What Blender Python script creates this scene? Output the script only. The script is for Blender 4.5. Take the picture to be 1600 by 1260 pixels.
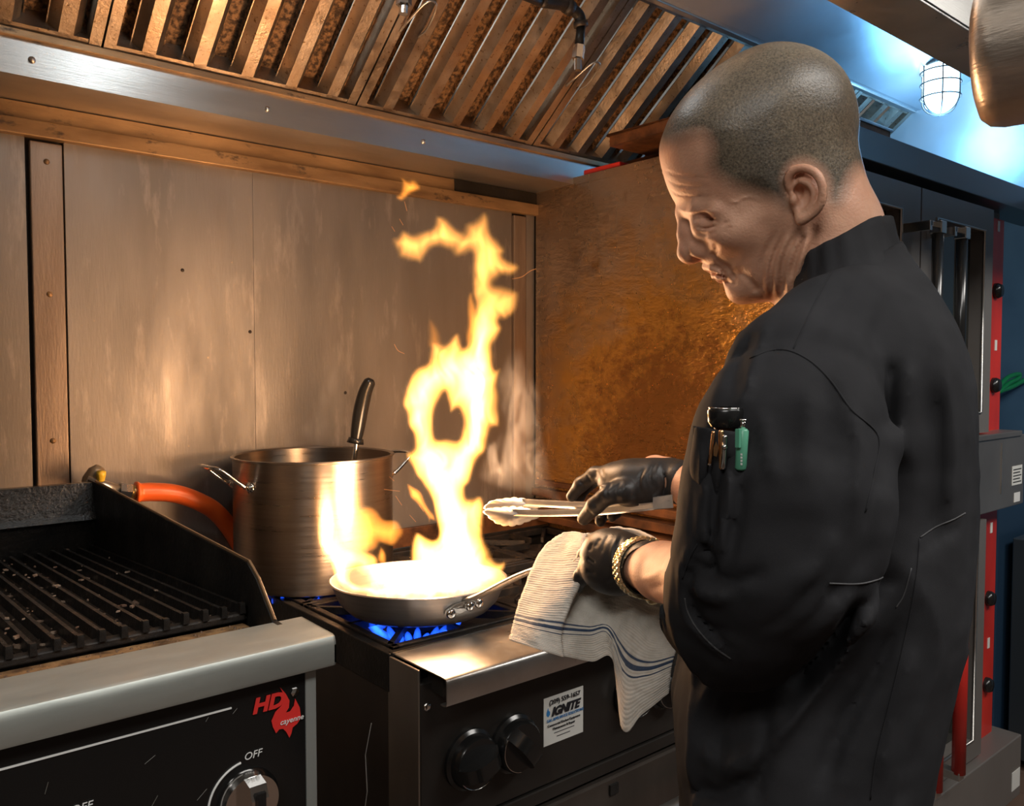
import bpy, bmesh, math, random
import numpy as np
from mathutils import Vector, Matrix, Euler
from mathutils.bvhtree import BVHTree
random.seed(7); np.random.seed(7)
for o in list(bpy.data.objects): bpy.data.objects.remove(o)
SC = bpy.context.scene
COL = SC.collection
# ------------------------------------------------------------------ camera
FPX, CAMZ = 1300.0, 1.38
YAW, PIT = math.radians(40.0), math.atan(55/1300.)
cam_d = bpy.data.cameras.new('camera'); cam = bpy.data.objects.new('camera', cam_d); COL.objects.link(cam)
cam.location = (0, 0, CAMZ); cam.rotation_euler = (math.pi/2-PIT, 0, -YAW)
cam_d.sensor_width = 36; cam_d.lens = 36*FPX/1600; cam_d.clip_start = .02
SC.camera = cam
CR = np.array([math.cos(YAW), -math.sin(YAW), 0.])
F0 = np.array([math.sin(YAW), math.cos(YAW), 0.])
ZZ = np.array([0, 0, 1.])
CF = F0*math.cos(PIT)-ZZ*math.sin(PIT)
CU = np.cross(CR, CF)
CC = np.array([0, 0, CAMZ])
def ray(x, y): return CF+CR*(x-800)/FPX-CU*(y-630)/FPX
def at(x, y, ax, v):                      # where the photo's ray through (x, y) meets a world plane
    d = ray(x, y); return CC+d*((v-CC[ax])/d[ax])
def W(x, y, t): return CC+ray(x, y)*t       # at a distance t ahead
def topx(P):
    d = np.asarray(P)-CC; t = d@CF
    return 800+FPX*(d@CR)/t, 630-FPX*(d@CU)/t, t
# ------------------------------------------------------------------ world, lights, exposure
SC.view_settings.view_transform = 'Standard'; SC.view_settings.look = 'None'
SC.view_settings.exposure = 0.0; SC.view_settings.gamma = 1.0; SC.view_settings.use_curve_mapping = False
wd = bpy.data.worlds.new('world'); SC.world = wd; wd.use_nodes = True
wd.node_tree.nodes['Background'].inputs[0].default_value = (.70, .69, .68, 1)
wd.node_tree.nodes['Background'].inputs[1].default_value = .33
SC.cycles.use_denoising = True
SC.cycles.sample_clamp_indirect = 4.0
SC.cycles.max_bounces = 8; SC.cycles.transparent_max_bounces = 24; SC.cycles.volume_bounces = 0
def area(name, loc, tgt, sx, sy, power, col):
    d = bpy.data.lights.new(name, 'AREA'); d.shape = 'RECTANGLE'; d.size = sx; d.size_y = sy; d.energy = power; d.color = col
    o = bpy.data.objects.new(name, d); COL.objects.link(o); o.location = loc
    o.rotation_euler = (Vector(tgt)-Vector(loc)).to_track_quat('-Z', 'Y').to_euler(); return o
def point(name, loc, power, col, r):
    d = bpy.data.lights.new(name, 'POINT'); d.energy = power; d.color = col; d.shadow_soft_size = r
    o = bpy.data.objects.new(name, d); COL.objects.link(o); o.location = loc; return o
area('ceiling_light', (.9, -.75, 2.85), (.9, .3, 1.2), 1.2, .4, 26, (1, .97, .92))
area('ceiling_light', (-1.2, -.6, 2.85), (.2, .8, 1.2), 1.2, .4, 22, (1, .97, .92))
area('ceiling_light', (2.6, -1.0, 2.85), (2.1, .9, 1.2), 1.2, .4, 34, (1, .96, .90))
point('hood_lamp_light', (2.58, 1.1, 2.10), 6.5, (.17, .52, 1), .09)
point('hood_lamp_light', (.55, 1.02, 2.18), 3.0, (.85, .95, 1), .04)
FL = [(665, 830, 1.50, 3.4, .07), (700, 740, 1.50, 6.2, .07), (745, 560, 1.37, 5.4, .06), (745, 400, 1.31, 3.4, .05), (545, 870, 1.50, 1.6, .03)]
for x, y, t, e, r in FL: point('flame_light', W(x, y, t), e, (1, .63, .37), r)
# ------------------------------------------------------------------ materials
MATS = {}
def ramp(nt, f, a, b, p0=.35, p1=.65):
    r = nt.nodes.new('ShaderNodeValToRGB'); r.color_ramp.elements[0].position = p0; r.color_ramp.elements[1].position = p1
    r.color_ramp.elements[0].color = (*a, 1) if len(a) == 3 else a; r.color_ramp.elements[1].color = (*b, 1) if len(b) == 3 else b
    nt.links.new(f, r.inputs[0]); return r.outputs[0]
def noise(nt, scale, vec=(1, 1, 1), detail=4, rough=.55, off=(0, 0, 0)):
    tc = nt.nodes.new('ShaderNodeTexCoord'); mp = nt.nodes.new('ShaderNodeMapping'); n = nt.nodes.new('ShaderNodeTexNoise')
    mp.inputs['Scale'].default_value = vec; mp.inputs['Location'].default_value = off
    nt.links.new(tc.outputs['Object'], mp.inputs[0]); nt.links.new(mp.outputs[0], n.inputs['Vector'])
    n.inputs['Scale'].default_value = scale; n.inputs['Detail'].default_value = detail; n.inputs['Roughness'].default_value = rough
    return n.outputs['Fac']
def mix(nt, f, a, b, mode='MIX'):
    m = nt.nodes.new('ShaderNodeMix'); m.data_type = 'RGBA'; m.blend_type = mode
    for s, v in ((m.inputs[0], f), (m.inputs[6], a), (m.inputs[7], b)):
        if hasattr(v, 'node'): nt.links.new(v, s)
        elif isinstance(v, (int, float)): s.default_value = v
        else: s.default_value = (*v[:3], 1)
    return m.outputs[2]
def mat(name, col, rough=.5, metal=0., col2=None, scale=8, vec=(1, 1, 1), p=(.35, .65), rough2=None, bump=0., bscale=None, bvec=None,
        spots=None, sscale=40, sp=(.62, .7), svec=(1, 1, 1), emit=None, spec=.5, bdist=.002, detail=4, sss=0., rscale=None):
    if name in MATS: return MATS[name]
    m = bpy.data.materials.new(name); m.use_nodes = True; nt = m.node_tree; b = nt.nodes['Principled BSDF']
    b.inputs['Base Color'].default_value = (*col, 1); b.inputs['Roughness'].default_value = rough; b.inputs['Metallic'].default_value = metal
    b.inputs['Specular IOR Level'].default_value = spec
    c = None
    if col2:
        c = ramp(nt, noise(nt, scale, vec, detail), col, col2, *p)
    if spots:
        f = ramp(nt, noise(nt, sscale, svec, 5, .65, (3, 1, 2)), (0, 0, 0), (1, 1, 1), *sp)
        c = mix(nt, f, c if c is not None else col, spots)
    if c is not None: nt.links.new(c, b.inputs['Base Color'])
    if rough2 is not None:
        r = ramp(nt, noise(nt, rscale or scale*1.7, vec, 4, .6, (5, 5, 5)), (rough,)*3, (rough2,)*3, .3, .7); nt.links.new(r, b.inputs['Roughness'])
    if bump:
        bp = nt.nodes.new('ShaderNodeBump'); bp.inputs['Strength'].default_value = bump; bp.inputs['Distance'].default_value = bdist
        nt.links.new(noise(nt, bscale or 60, bvec or vec, 5, .6), bp.inputs['Height']); nt.links.new(bp.outputs[0], b.inputs['Normal'])
    if emit: b.inputs['Emission Color'].default_value = (*emit[0], 1); b.inputs['Emission Strength'].default_value = emit[1]
    if sss: b.inputs['Subsurface Weight'].default_value = sss; b.inputs['Subsurface Radius'].default_value = (.02, .008, .004); b.inputs['Subsurface Scale'].default_value = .3
    MATS[name] = m; return m
def emis(name, col, s):
    if name in MATS: return MATS[name]
    m = bpy.data.materials.new(name); m.use_nodes = True; nt = m.node_tree; nt.nodes.remove(nt.nodes['Principled BSDF'])
    e = nt.nodes.new('ShaderNodeEmission'); e.inputs[0].default_value = (*col, 1); e.inputs[1].default_value = s
    nt.links.new(e.outputs[0], nt.nodes['Material Output'].inputs[0]); MATS[name] = m; return m
def volmat(name, col, s, scat=0.):
    m = bpy.data.materials.new(name); m.use_nodes = True; nt = m.node_tree; nt.nodes.remove(nt.nodes['Principled BSDF'])
    out = nt.nodes['Material Output']
    if scat:
        e = nt.nodes.new('ShaderNodeVolumeScatter'); e.inputs[0].default_value = (*col, 1); e.inputs[1].default_value = scat
    else:
        e = nt.nodes.new('ShaderNodeEmission'); e.inputs[0].default_value = (*col, 1); e.inputs[1].default_value = s
    nt.links.new(e.outputs[0], out.inputs['Volume']); MATS[name] = m; return m
# ------------------------------------------------------------------ mesh helpers (all coordinates are world metres)
ORG = {}
def origin(o): return np.zeros(3) if o is None else ORG.get(o.name, np.zeros(3))
def obj(name, v, f, m, parent=None, smooth=False, org=None):
    """one mesh object from world-space vertices; a child keeps its parent's origin"""
    og = origin(parent) if parent is not None else (np.array(org, float) if org is not None else np.zeros(3))
    v = np.asarray(v, float)-og
    me = bpy.data.meshes.new(name)
    if isinstance(f, np.ndarray) and f.ndim == 2:
        nv, nf, k = len(v), len(f), f.shape[1]
        me.vertices.add(nv); me.vertices.foreach_set('co', v.astype(np.float32).ravel())
        me.loops.add(nf*k); me.loops.foreach_set('vertex_index', f.astype(np.int32).ravel())
        me.polygons.add(nf); me.polygons.foreach_set('loop_start', np.arange(0, nf*k, k, dtype=np.int32))
        me.update(calc_edges=True); me.validate()
    else:
        me.from_pydata([tuple(p) for p in v], [], [tuple(int(i) for i in q) for q in f]); me.update()
    if smooth is True: me.polygons.foreach_set('use_smooth', np.ones(len(me.polygons), bool))
    if m is not None: me.materials.append(m)
    o = bpy.data.objects.new(name, me); COL.objects.link(o)
    if smooth == 'auto':
        me.polygons.foreach_set('use_smooth', np.ones(len(me.polygons), bool)); me.set_sharp_from_angle(angle=math.radians(35))
    if parent is not None: o.parent = parent
    else: o.location = og
    ORG[o.name] = og
    return o
def thing(name, label, cat, loc, group=None):
    o = bpy.data.objects.new(name, None); o.empty_display_size = .05; COL.objects.link(o); o.location = loc; ORG[o.name] = np.array(loc, float)
    o['label'] = label; o['category'] = cat
    if group: o['group'] = group
    return o
def tag(o, label, cat, group=None, kind=None):
    o['label'] = label; o['category'] = cat
    if group: o['group'] = group
    if kind: o['kind'] = kind
    return o
def struct(o): o['kind'] = 'structure'; return o
def lab(o, l): o['label'] = l; return o
class G:
    """collects shapes for ONE mesh"""
    def __init__(s): s.v = []; s.f = []
    def add(s, v, f):
        n = len(s.v); s.v += [tuple(p) for p in v]; s.f += [tuple(i+n for i in q) for q in f]; return s
    def box(s, lo, hi, bev=0., rot=None, piv=None):
        bm = bmesh.new(); bmesh.ops.create_cube(bm, size=1)
        lo = np.array(lo, float); hi = np.array(hi, float); c = (lo+hi)/2; d = hi-lo
        for q in bm.verts: q.co = Vector((q.co.x*d[0]+c[0], q.co.y*d[1]+c[1], q.co.z*d[2]+c[2]))
        if bev: bmesh.ops.bevel(bm, geom=bm.edges[:]+bm.verts[:], offset=min(bev, min(abs(d))*.45), segments=2, profile=.5, affect='EDGES')
        v = [np.array(q.co) for q in bm.verts]; bm.verts.index_update(); f = [[q.index for q in p.verts] for p in bm.faces]; bm.free()
        if rot is not None:
            pv = np.array(piv if piv is not None else c); v = [pv+rot@(q-pv) for q in v]
        return s.add(v, f)
    def prism(s, pts, d, cap=True):
        """polygon pts (3D, planar) pushed along vector d"""
        n = len(pts); a = [np.array(p, float) for p in pts]; b = [p+np.array(d, float) for p in a]
        f = [(i, (i+1) % n, n+(i+1) % n, n+i) for i in range(n)]
        if cap: f += [tuple(range(n-1, -1, -1)), tuple(range(n, 2*n))]
        return s.add(a+b, f)
    def sheet(s, pts, d, th):
        """open profile pts extruded along d with thickness th (offset in the profile plane)"""
        P = [np.array(p, float) for p in pts]; D = np.array(d, float); dn = D/np.linalg.norm(D); off = []
        for i in range(len(P)):
            t = P[min(i+1, len(P)-1)]-P[max(i-1, 0)]; nn = np.cross(dn, t); nn /= np.linalg.norm(nn)+1e-9; off.append(P[i]+nn*th)
        return s.prism(P+off[::-1], D)
    def tube(s, path, r, seg=12, cap=True, closed=False):
        P = [np.array(p, float) for p in path]; n = len(P); rr = r if hasattr(r, '__len__') else [r]*n
        v = []; f = []; up = None
        for i in range(n):
            t = (P[(i+1) % n]-P[i-1]) if closed else P[min(i+1, n-1)]-P[max(i-1, 0)]
            t /= np.linalg.norm(t)+1e-12
            if up is None: up = np.cross(t, [0, 0, 1.]) if abs(t[2]) < .9 else np.cross(t, [1., 0, 0])
            up = up-t*(up@t); up /= np.linalg.norm(up)+1e-12; w = np.cross(t, up)
            for k in range(seg):
                a = 2*math.pi*k/seg; v.append(P[i]+rr[i]*(up*math.cos(a)+w*math.sin(a)))
        m = n if closed else n-1
        for i in range(m):
            for k in range(seg):
                j = (i+1) % n; f.append((i*seg+k, i*seg+(k+1) % seg, j*seg+(k+1) % seg, j*seg+k))
        if cap and not closed: f += [tuple(range(seg-1, -1, -1)), tuple((n-1)*seg+k for k in range(seg))]
        return s.add(v, f)
    def lathe(s, prof, c, axis=(0, 0, 1), seg=48, closed=False):
        """prof = [(radius, height)] spun round the axis through c"""
        A = np.array(axis, float); A /= np.linalg.norm(A); u = np.cross(A, [0, 0, 1.]) if abs(A[2]) < .9 else np.array([1., 0, 0]); u /= np.linalg.norm(u); w = np.cross(A, u)
        c = np.array(c, float); v = []; f = []; n = len(prof)
        for r, h in prof:
            for k in range(seg):
                a = 2*math.pi*k/seg; v.append(c+A*h+max(r, 1e-5)*(u*math.cos(a)+w*math.sin(a)))
        for i in range(n if closed else n-1):
            for k in range(seg):
                j = (i+1) % n; f.append((i*seg+k, i*seg+(k+1) % seg, j*seg+(k+1) % seg, j*seg+k))
        return s.add(v, f)
    def out(s, name, m, parent=None, smooth=False, org=None):
        o = obj(name, s.v, s.f, m, parent, smooth, org)
        bm = bmesh.new(); bm.from_mesh(o.data); bmesh.ops.recalc_face_normals(bm, faces=bm.faces); bm.to_mesh(o.data); bm.free()
        return o
def spline(pts, n=8):
    P = [np.array(p, float) for p in pts]; P = [2*P[0]-P[1]]+P+[2*P[-1]-P[-2]]; r = []
    for i in range(1, len(P)-2):
        for k in range(n):
            t = k/n; a, b, c, d = P[i-1:i+3]
            r.append(.5*((2*b)+(-a+c)*t+(2*a-5*b+4*c-d)*t*t+(-a+3*b-3*c+d)*t**3))
    r.append(P[-2]); return r
def rotz(a): c, s = math.cos(a), math.sin(a); return np.array([[c, -s, 0], [s, c, 0], [0, 0, 1]])
def basis(x, y, z): return np.array([x, y, z], float).T
def unit(v): v = np.array(v, float); return v/np.linalg.norm(v)
def text(name, s, size, o, ux, uy, m, parent, depth=.0004, bold=0., align='LEFT', shear=0., sx=1.):
    """flat lettering: baseline starts at o, runs along ux, up along uy"""
    cu = bpy.data.curves.new(name, 'FONT'); cu.body = s; cu.size = size; cu.extrude = depth; cu.offset = bold; cu.align_x = align; cu.shear = shear; cu.resolution_u = 3
    t = bpy.data.objects.new(name, cu); COL.objects.link(t)
    me = bpy.data.meshes.new_from_object(t); bpy.data.objects.remove(t)
    ux, uy = unit(ux), unit(uy); nz = np.cross(ux, uy); oo = np.array(o, float)
    v = [oo+ux*q.co.x*sx+uy*q.co.y+nz*(q.co.z+depth) for q in me.vertices]; f = [tuple(p.vertices) for p in me.polygons]
    return obj(name, v, f, m, parent)
# ================================================================== SETTING
OX_SIDE = 1.587
M_wall = mat('wall_steel', (.32, .29, .268), .36, .6, (.22, .20, .182), 3.0, (2.2, 1, .55), (.3, .7), .62, .25, 90, (3, 1, .35), spots=(.50, .44, .39), sscale=16, sp=(.56, .85), svec=(1.6, 1, .35), bdist=.001)
M_batten = mat('batten_steel', (.36, .28, .22), .42, .6, (.24, .18, .14), 6, (3, 1, .4), bump=.2, bscale=90)
M_grimy = mat('grimy_steel', (.42, .27, .14), .42, .55, (.22, .13, .065), 7, (.7, 1, 3), (.35, .65), .6, .4, 60, spots=(.10, .07, .05), sscale=26, sp=(.58, .66), svec=(.5, 1, 1))
M_hood = mat('hood_steel', (.56, .55, .53), .30, .9, (.47, .46, .44), 5, (.6, 3, 3), (.3, .7), .38, .12, 70, (.3, 6, 6))
M_hoodblue = mat('hood_panel_steel', (.62, .63, .64), .32, .55, (.50, .51, .53), 3, (1, 1, 1), (.3, .7), .45, .25, 7, (1, 1, 1), bdist=.006)
M_filter = mat('filter_steel', (.43, .36, .29), .26, .92, (.30, .22, .15), 14, (1, 1, 1), (.3, .7), .5, .3, 160, spots=(.16, .10, .05), sscale=120, sp=(.60, .68), svec=(1, 1, 1))
M_grit = mat('greasy_filter', (.30, .17, .08), .55, .5, (.06, .035, .02), 110, (1, 1, 1), (.4, .6), .8, .8, 130, bdist=.003)
M_steel = mat('steel', (.60, .58, .55), .27, .95, (.48, .46, .43), 12, (1, 1, 1), (.3, .7), .40, .08, 90, (1, 1, 8))
M_brush = mat('brushed_steel', (.42, .365, .31), .26, .97, (.33, .28, .235), 4, (1, 1, 30), (.3, .7), .42, .25, 20, (.4, .4, 14), bdist=.0006)
M_chrome = mat('chrome', (.78, .77, .75), .12, 1.)
M_oven = mat('oven_steel', (.22, .20, .185), .40, .35, (.18, .163, .15), 3, (1, 1, .5), (.3, .7), .46, .08, 80, (12, 1, 1))
M_ovenside = mat('oven_side_steel', (.40, .30, .22), .20, .85, (.26, .18, .12), 4.0, (1, 1, .8), (.35, .7), .36, .8, 34, (1, 1, 2.2), spots=(.13, .055, .02), sscale=9, sp=(.58, .78), bdist=.006, rscale=12)
M_burnt = mat('burnt_steel', (.20, .08, .03), .5, .4, (.05, .025, .015), 14, (1, 1, 1), bump=.6, bscale=90)
M_black = mat('black_steel', (.014, .013, .012), .30, .3, (.03, .026, .022), 12, (1, 1, 1), (.4, .7), .5, .5, 110, spots=(.09, .08, .07), sscale=150, sp=(.69, .73))
M_iron = mat('cast_iron', (.022, .019, .017), .42, .4, (.05, .035, .025), 30, (1, 1, 1), (.45, .7), .6, .5, 160, spots=(.12, .08, .05), sscale=90, sp=(.66, .72))
M_bar = mat('grate_iron', (.035, .032, .030), .24, .7, (.09, .08, .07), 22, (1, 1, 1), (.5, .75), .5, .5, 180, spots=(.16, .13, .10), sscale=90, sp=(.66, .74))
M_panel = mat('black_enamel', (.008, .008, .008), .16, .0, spots=(.06, .06, .055), sscale=90, sp=(.74, .78), svec=(1, 1, .4))
M_dark = mat('range_panel_steel', (.065, .058, .052), .34, .7, (.045, .04, .036), 5, (1, 1, 1), (.3, .7), .5, spots=(.16, .14, .12), sscale=140, sp=(.74, .78))
M_side = mat('range_side_steel', (.12, .10, .085), .36, .7, (.085, .07, .06), 5, (2, 1, .5), (.3, .7), .5)
M_knob = mat('black_plastic', (.012, .012, .012), .22, 0.)
M_red = mat('red_enamel', (.62, .03, .018), .35, 0., (.42, .02, .014), 7, (1, 1, .4), bump=.05)
M_blue = mat('blue_lit_plaster', (.10, .22, .36), .55, 0., (.05, .12, .22), 2.0, (1, 1, 1), (.3, .7), bump=.05)  # plaster with the bluish light on it put into the base colour
M_glassdark = mat('dark_oven_glass', (.012, .014, .012), .06, .0, spec=.8)
M_orange = mat('orange_rubber', (.95, .17, .03), .33, 0., (.82, .12, .02), 6, (1, 1, 1))
M_white = mat('white_print', (.75, .75, .73), .5)
M_label = mat('paper_label', (.72, .72, .68), .45)
M_floor = mat('floor_tile', (.16, .10, .07), .45, 0., (.10, .06, .045), 4, (1, 1, 1), (.3, .7))
M_plain = mat('room_paint', (.42, .40, .37), .7, 0., (.34, .32, .30), 2, (1, 1, 1))

def scorch(m, c, r, tone1, tone2):
    nt = m.node_tree; b = nt.nodes['Principled BSDF']; src = b.inputs['Base Color'].links[0].from_socket
    tc = nt.nodes.new('ShaderNodeTexCoord'); vm = nt.nodes.new('ShaderNodeVectorMath'); vm.operation = 'DISTANCE'; vm.inputs[1].default_value = c
    nt.links.new(tc.outputs['Object'], vm.inputs[0])
    ad = nt.nodes.new('ShaderNodeMath'); ad.operation = 'MULTIPLY_ADD'; nt.links.new(noise(nt, 9, (1, 1, 1.6), 6, .7, (2, 2, 2)), ad.inputs[0]); ad.inputs[1].default_value = -r*1.3; nt.links.new(vm.outputs['Value'], ad.inputs[2])
    f1 = ramp(nt, ad.outputs[0], (1, 1, 1), (0, 0, 0), max(r*.1-.0, 0), r*.62); a2 = nt.nodes.new('ShaderNodeMath'); a2.operation = 'MULTIPLY_ADD'; nt.links.new(noise(nt, 34, (1, 1, 1.3), 6, .75, (4, 1, 2)), a2.inputs[0]); a2.inputs[1].default_value = -r*1.5; nt.links.new(vm.outputs['Value'], a2.inputs[2])
    a3 = nt.nodes.new('ShaderNodeMath'); a3.operation = 'ADD'; a3.inputs[1].default_value = .14; nt.links.new(a2.outputs[0], a3.inputs[0])
    f2 = ramp(nt, a3.outputs[0], (.85, .85, .85), (0, 0, 0), 0, r*.36)
    nt.links.new(mix(nt, f2, mix(nt, f1, src, tone1), tone2), b.inputs['Base Color'])
scorch(M_ovenside, (OX_SIDE-2.1, -.02, 1.17), .46, (.46, .24, .055), (.20, .085, .028))
# floor, walls, ceiling
fl = struct(G().box((-3, -2.6, -.05), (5.2, 1.9, 0)).out('floor', mat('floor_grout', (.05, .04, .035), .8)))
tile = G().box((2.60, .30, 0), (2.60+.146, .30+.146, .006), .002)
proto = None
for i in range(16):
    for j in range(10):
        if proto is None: proto = G().box((0, 0, 0), (.147, .147, .006), .002).out('tile', M_floor, fl); t = proto
        else: t = proto.copy(); COL.objects.link(t); t.parent = fl
        t.location = (2.66+.15*i, .3+.15*j, 0)
far = G().box((-3, -2.6, 0), (2.65, .29, .006)).box((-3, .29, 0), (2.65, 1.8, .006)).out('tiled_area', M_floor, fl); far['kind'] = 'stuff'
wb = struct(G().box((-3, 1.802, 0), (5.2, 1.9, 3.0)).out('wall_back', mat('wall_core', (.03, .025, .02), .7)))
seams = [-1.30, -.47, .318, .755, 1.508, 1.59]
for a, b, th in ((-1.30, -.474, .0), (-.470, .314, .0), (.380, .7548, .0), (.7552, 1.503, .0), (1.556, 1.587, 0)):
    G().box((a, 1.7925, .0), (b, 1.802, 1.812), .0004).out('panel', M_wall, wb)
for a, b in ((.321, .376), (1.508, 1.552)):
    G().box((a, 1.787, .0), (b, 1.802, 1.806), .002).out('batten', M_batten, wb)
for z in (1.24, 1.52, 1.77):
    G().lathe([(.0055, 0), (.0045, .002), (.0, .003)], (.349, 1.787, z), (0, -1, 0), 12).out('rivet', M_grimy, wb, True)
for x, z in ((.745, 1.46), (.98, 1.32), (.60, 1.585)):
    G().lathe([(.004, 0), (.003, .0015), (.0, .002)], (x, 1.7925, z), (0, -1, 0), 10).out('rivet', M_iron, wb, True)
struct(G().box((2.66, 1.78, .0), (5.2, 1.80, 1.85)).out('wall_back_blue', M_blue))
struct(G().box((4.6, -2.6, 0), (4.7, 1.9, 3.0)).out('wall_right', M_blue))
struct(G().box((-3.1, -2.6, 0), (-3, 1.9, 3.0)).out('wall_left', M_plain))
struct(G().box((-3.1, -2.7, 0), (4.7, -2.6, 3.0)).out('wall_front', M_plain))
struct(G().box((-3.1, -2.7, 3.0), (4.7, 1.9, 3.1)).out('ceiling', M_plain))
t1 = struct(G().box((-3, 1.775, 1.812), (1.59, 1.802, 1.842), .002).out('trim_1', M_grimy))
t2 = struct(G().box((-3, 1.785, 1.8425), (2.75, 1.802, 1.874), .001).out('trim_2', M_grimy))
G().box((1.30, 1.782, 1.8425), (1.59, 1.7848, 1.874)).out('dark_patch', M_black, t2)  # black stretch of the upper trim, next to the oven side

# ================================================================== HOOD
HX0, HX1, HF = -1.6, 2.80, .545
hood = thing('exhaust_hood', 'stainless steel canopy hood above the cooking line, greasy at left and lit blue at right', 'exhaust hood', (.6, 1.2, 1.875))
def trough_profile(pts, x0, x1, th): return G().sheet([(x0, y, z) for y, z in pts], (x1-x0, 0, 0), th)
G().box((HX0, 1.632, 1.8755), (HX1, 1.80, 1.880)).box((HX0, 1.632, 1.880), (HX1, 1.640, 1.936)).out('grease_trough', M_hood, hood)
G().box((HX0, 1.622, 1.936), (HX1, 1.645, 1.950), .002).out('filter_rail', M_grimy, hood)
for x in (.30, .72, 1.1): G().lathe([(.006, 0), (.005, .004), (0, .005)], (x, 1.632, 1.905), (0, -1, 0), 12).out('rivet', M_steel, hood, True)
FA = math.radians(38); FB = np.array([0, 1.636, 1.950]); fd = np.array([0, -math.cos(FA), math.sin(FA)]); fn = np.array([0, -math.sin(FA), -math.cos(FA)])  # slope dir, outward normal (down/front)
FLEN = .455
def fpt(x, s, h): return np.array([x, 0, 0])+FB+fd*s+fn*h
joints = [-1.13, -.62, -.10, .41, .92, 1.43, 1.94, 2.45, 2.80]
def fprism(g, prof, s0=0., s1=FLEN): return g.prism([fpt(x, s0, h) for x, h in prof], fd*(s1-s0))
for k in range(len(joints)-1):
    a, b = joints[k]+.002, joints[k+1]-.002
    fr = G()
    fprism(fr, [(a, -.045), (a, .006), (a+.020, .006), (a+.020, -.045)]); fprism(fr, [(b-.020, -.045), (b-.020, .006), (b, .006), (b, -.045)])
    for s0, s1 in ((0, .018), (FLEN-.02, FLEN)):
        fprism(fr, [(a, -.045), (a, .004), (b, .004), (b, -.045)], s0, s1)
    f = fr.out('baffle_filter', M_filter, hood)
    n = max(2, round((b-a-.04)/.094)); w = (b-a-.04)/n
    for i in range(n):
        x0 = a+.02+w*i+w*.30
        G_ = G(); fprism(G_, [(x0, -.018), (x0+.002, -.018), (x0+.016, .004), (x0+w*.58-.014, .004), (x0+w*.58, -.014), (x0+w*.58, -.018), (x0+w*.58-.002, -.018), (x0+w*.58-.016, .002), (x0+.018, .002), (x0+.003, -.020)], .012, FLEN-.012)
        G_.out('baffle', M_filter, f)
    for i in range(n+1):
        x0 = a+.02+w*i-w*.06; x1 = x0+w*.42; x0 = max(x0, a+.02); x1 = min(x1, b-.02)
        G_ = G(); fprism(G_, [(x0, -.030), (x0, -.046), (x1, -.046), (x1, -.030), (x1-.003, -.030), (x1-.003, -.043), (x0+.003, -.043), (x0+.003, -.030)], .012, FLEN-.012)
        G_.out('rear_baffle', M_grit, f)
    # wire lift handles
def lift_handle(x, s):
    c = [fpt(x-.022, s, .008), fpt(x-.024, s+.03, .02), fpt(x-.012, s+.085, .03), fpt(x+.012, s+.085, .03), fpt(x+.024, s+.03, .02), fpt(x+.022, s, .008)]
    G().tube(spline(c, 6), .0022, 8).out('lift_handle', M_steel, hood, True)
for x, s in ((.93+.03, .20), (1.435, .19), (.43, .21), (1.95, .2)): lift_handle(x, s)
# hood skins: upper inner slope, top, end panel, front lip
TOPY, TOPZ = 1.636-math.cos(FA)*FLEN, 1.950+math.sin(FA)*FLEN
G().sheet([(HX0, TOPY+.01, TOPZ-.004), (HX0, TOPY-.02, TOPZ-.002), (HX0, .60, 2.46)], (HX1-HX0, 0, 0), .004).out('sloped_panel', M_hoodblue, hood)
G().box((HX0, TOPY-.008, TOPZ-.012), (HX1, TOPY+.02, TOPZ+.012), .002).out('filter_rail', M_hood, hood)
G().box((HX0, 1.78, 1.88), (HX1, 1.80, 2.5)).out('back_panel', M_hood, hood)
G().box((HX1, HF, 1.872), (HX1+.012, 1.80, 2.5)).out('end_panel', M_hoodblue, hood)
G().box((HX1-.03, HF+.06, 1.872), (HX1, 1.62, 1.876)).out('end_lip', M_hood, hood)
G().box((HX0, .520, 1.8725), (HX1, .600, 1.8765), .001).box((HX0, .5985, 1.8765), (HX1, .602, 1.905)).out('front_lip', M_steel, hood)
G().box((HX0, .518, 1.877), (HX1, .524, 2.5)).out('front_panel', M_hood, hood)
G().box((HX0, .56, 2.46), (HX1, .70, 2.47)).out('top_panel', M_hood, hood)
# caged lamps
M_bulb = emis('lamp_glass_glow', (.50, .80, 1.0), 9.)
def caged_lamp(x, y, z, label, m_):
    t = thing('caged_lamp', label, 'lamp', (x, y, z+.10), 'jar lamps inside the hood')
    G().lathe([(.0, -.078), (.022, -.075), (.040, -.058), (.047, -.035), (.048, .03), (.044, .055), (.0, .056)], (x, y, z), seg=28).out('glass_jar', m_, t, True)
    G().lathe([(.0, .056), (.058, .056), (.06, .075), (.052, .10), (.0, .10)], (x, y, z), seg=24).out('lamp_base', M_hood, t, True)
    cage = G(); Rr = .055
    for a in range(3):
        A = a*math.pi/3+.5; p = []
        for q in range(-8, 9):
            ph = q/8*math.pi/2; r = Rr*math.sin(ph) if abs(q) < 5 else Rr*math.copysign(1, q); p.append((r, -.03-.055*math.cos(ph)))
        pts = [(Rr*(1 if s > 0 else -1), zz) for s, zz in ()]
        arc = [(Rr*math.cos(u), -.035-.05*math.sin(u)) for u in np.linspace(0, math.pi, 15)]
        path = [(Rr, .06)]+arc+[(-Rr, .06)]
        cage.tube([(x+r*math.cos(A), y+r*math.sin(A), z+h) for r, h in path], .0022, 6)
    for h in (-.035, .005, .04): cage.tube([(x+Rr*math.cos(u), y+Rr*math.sin(u), z+h) for u in np.linspace(0, 2*math.pi, 28, endpoint=False)], .0022, 6, closed=True)
    cage.out('wire_cage', M_oven, t, True)
    return t
caged_lamp(.55, 1.02, 2.29, 'lit jar lamp in a wire cage further along the hood, over the grill', emis('warm_lamp_glow', (.9, .95, 1), 5.))
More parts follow.
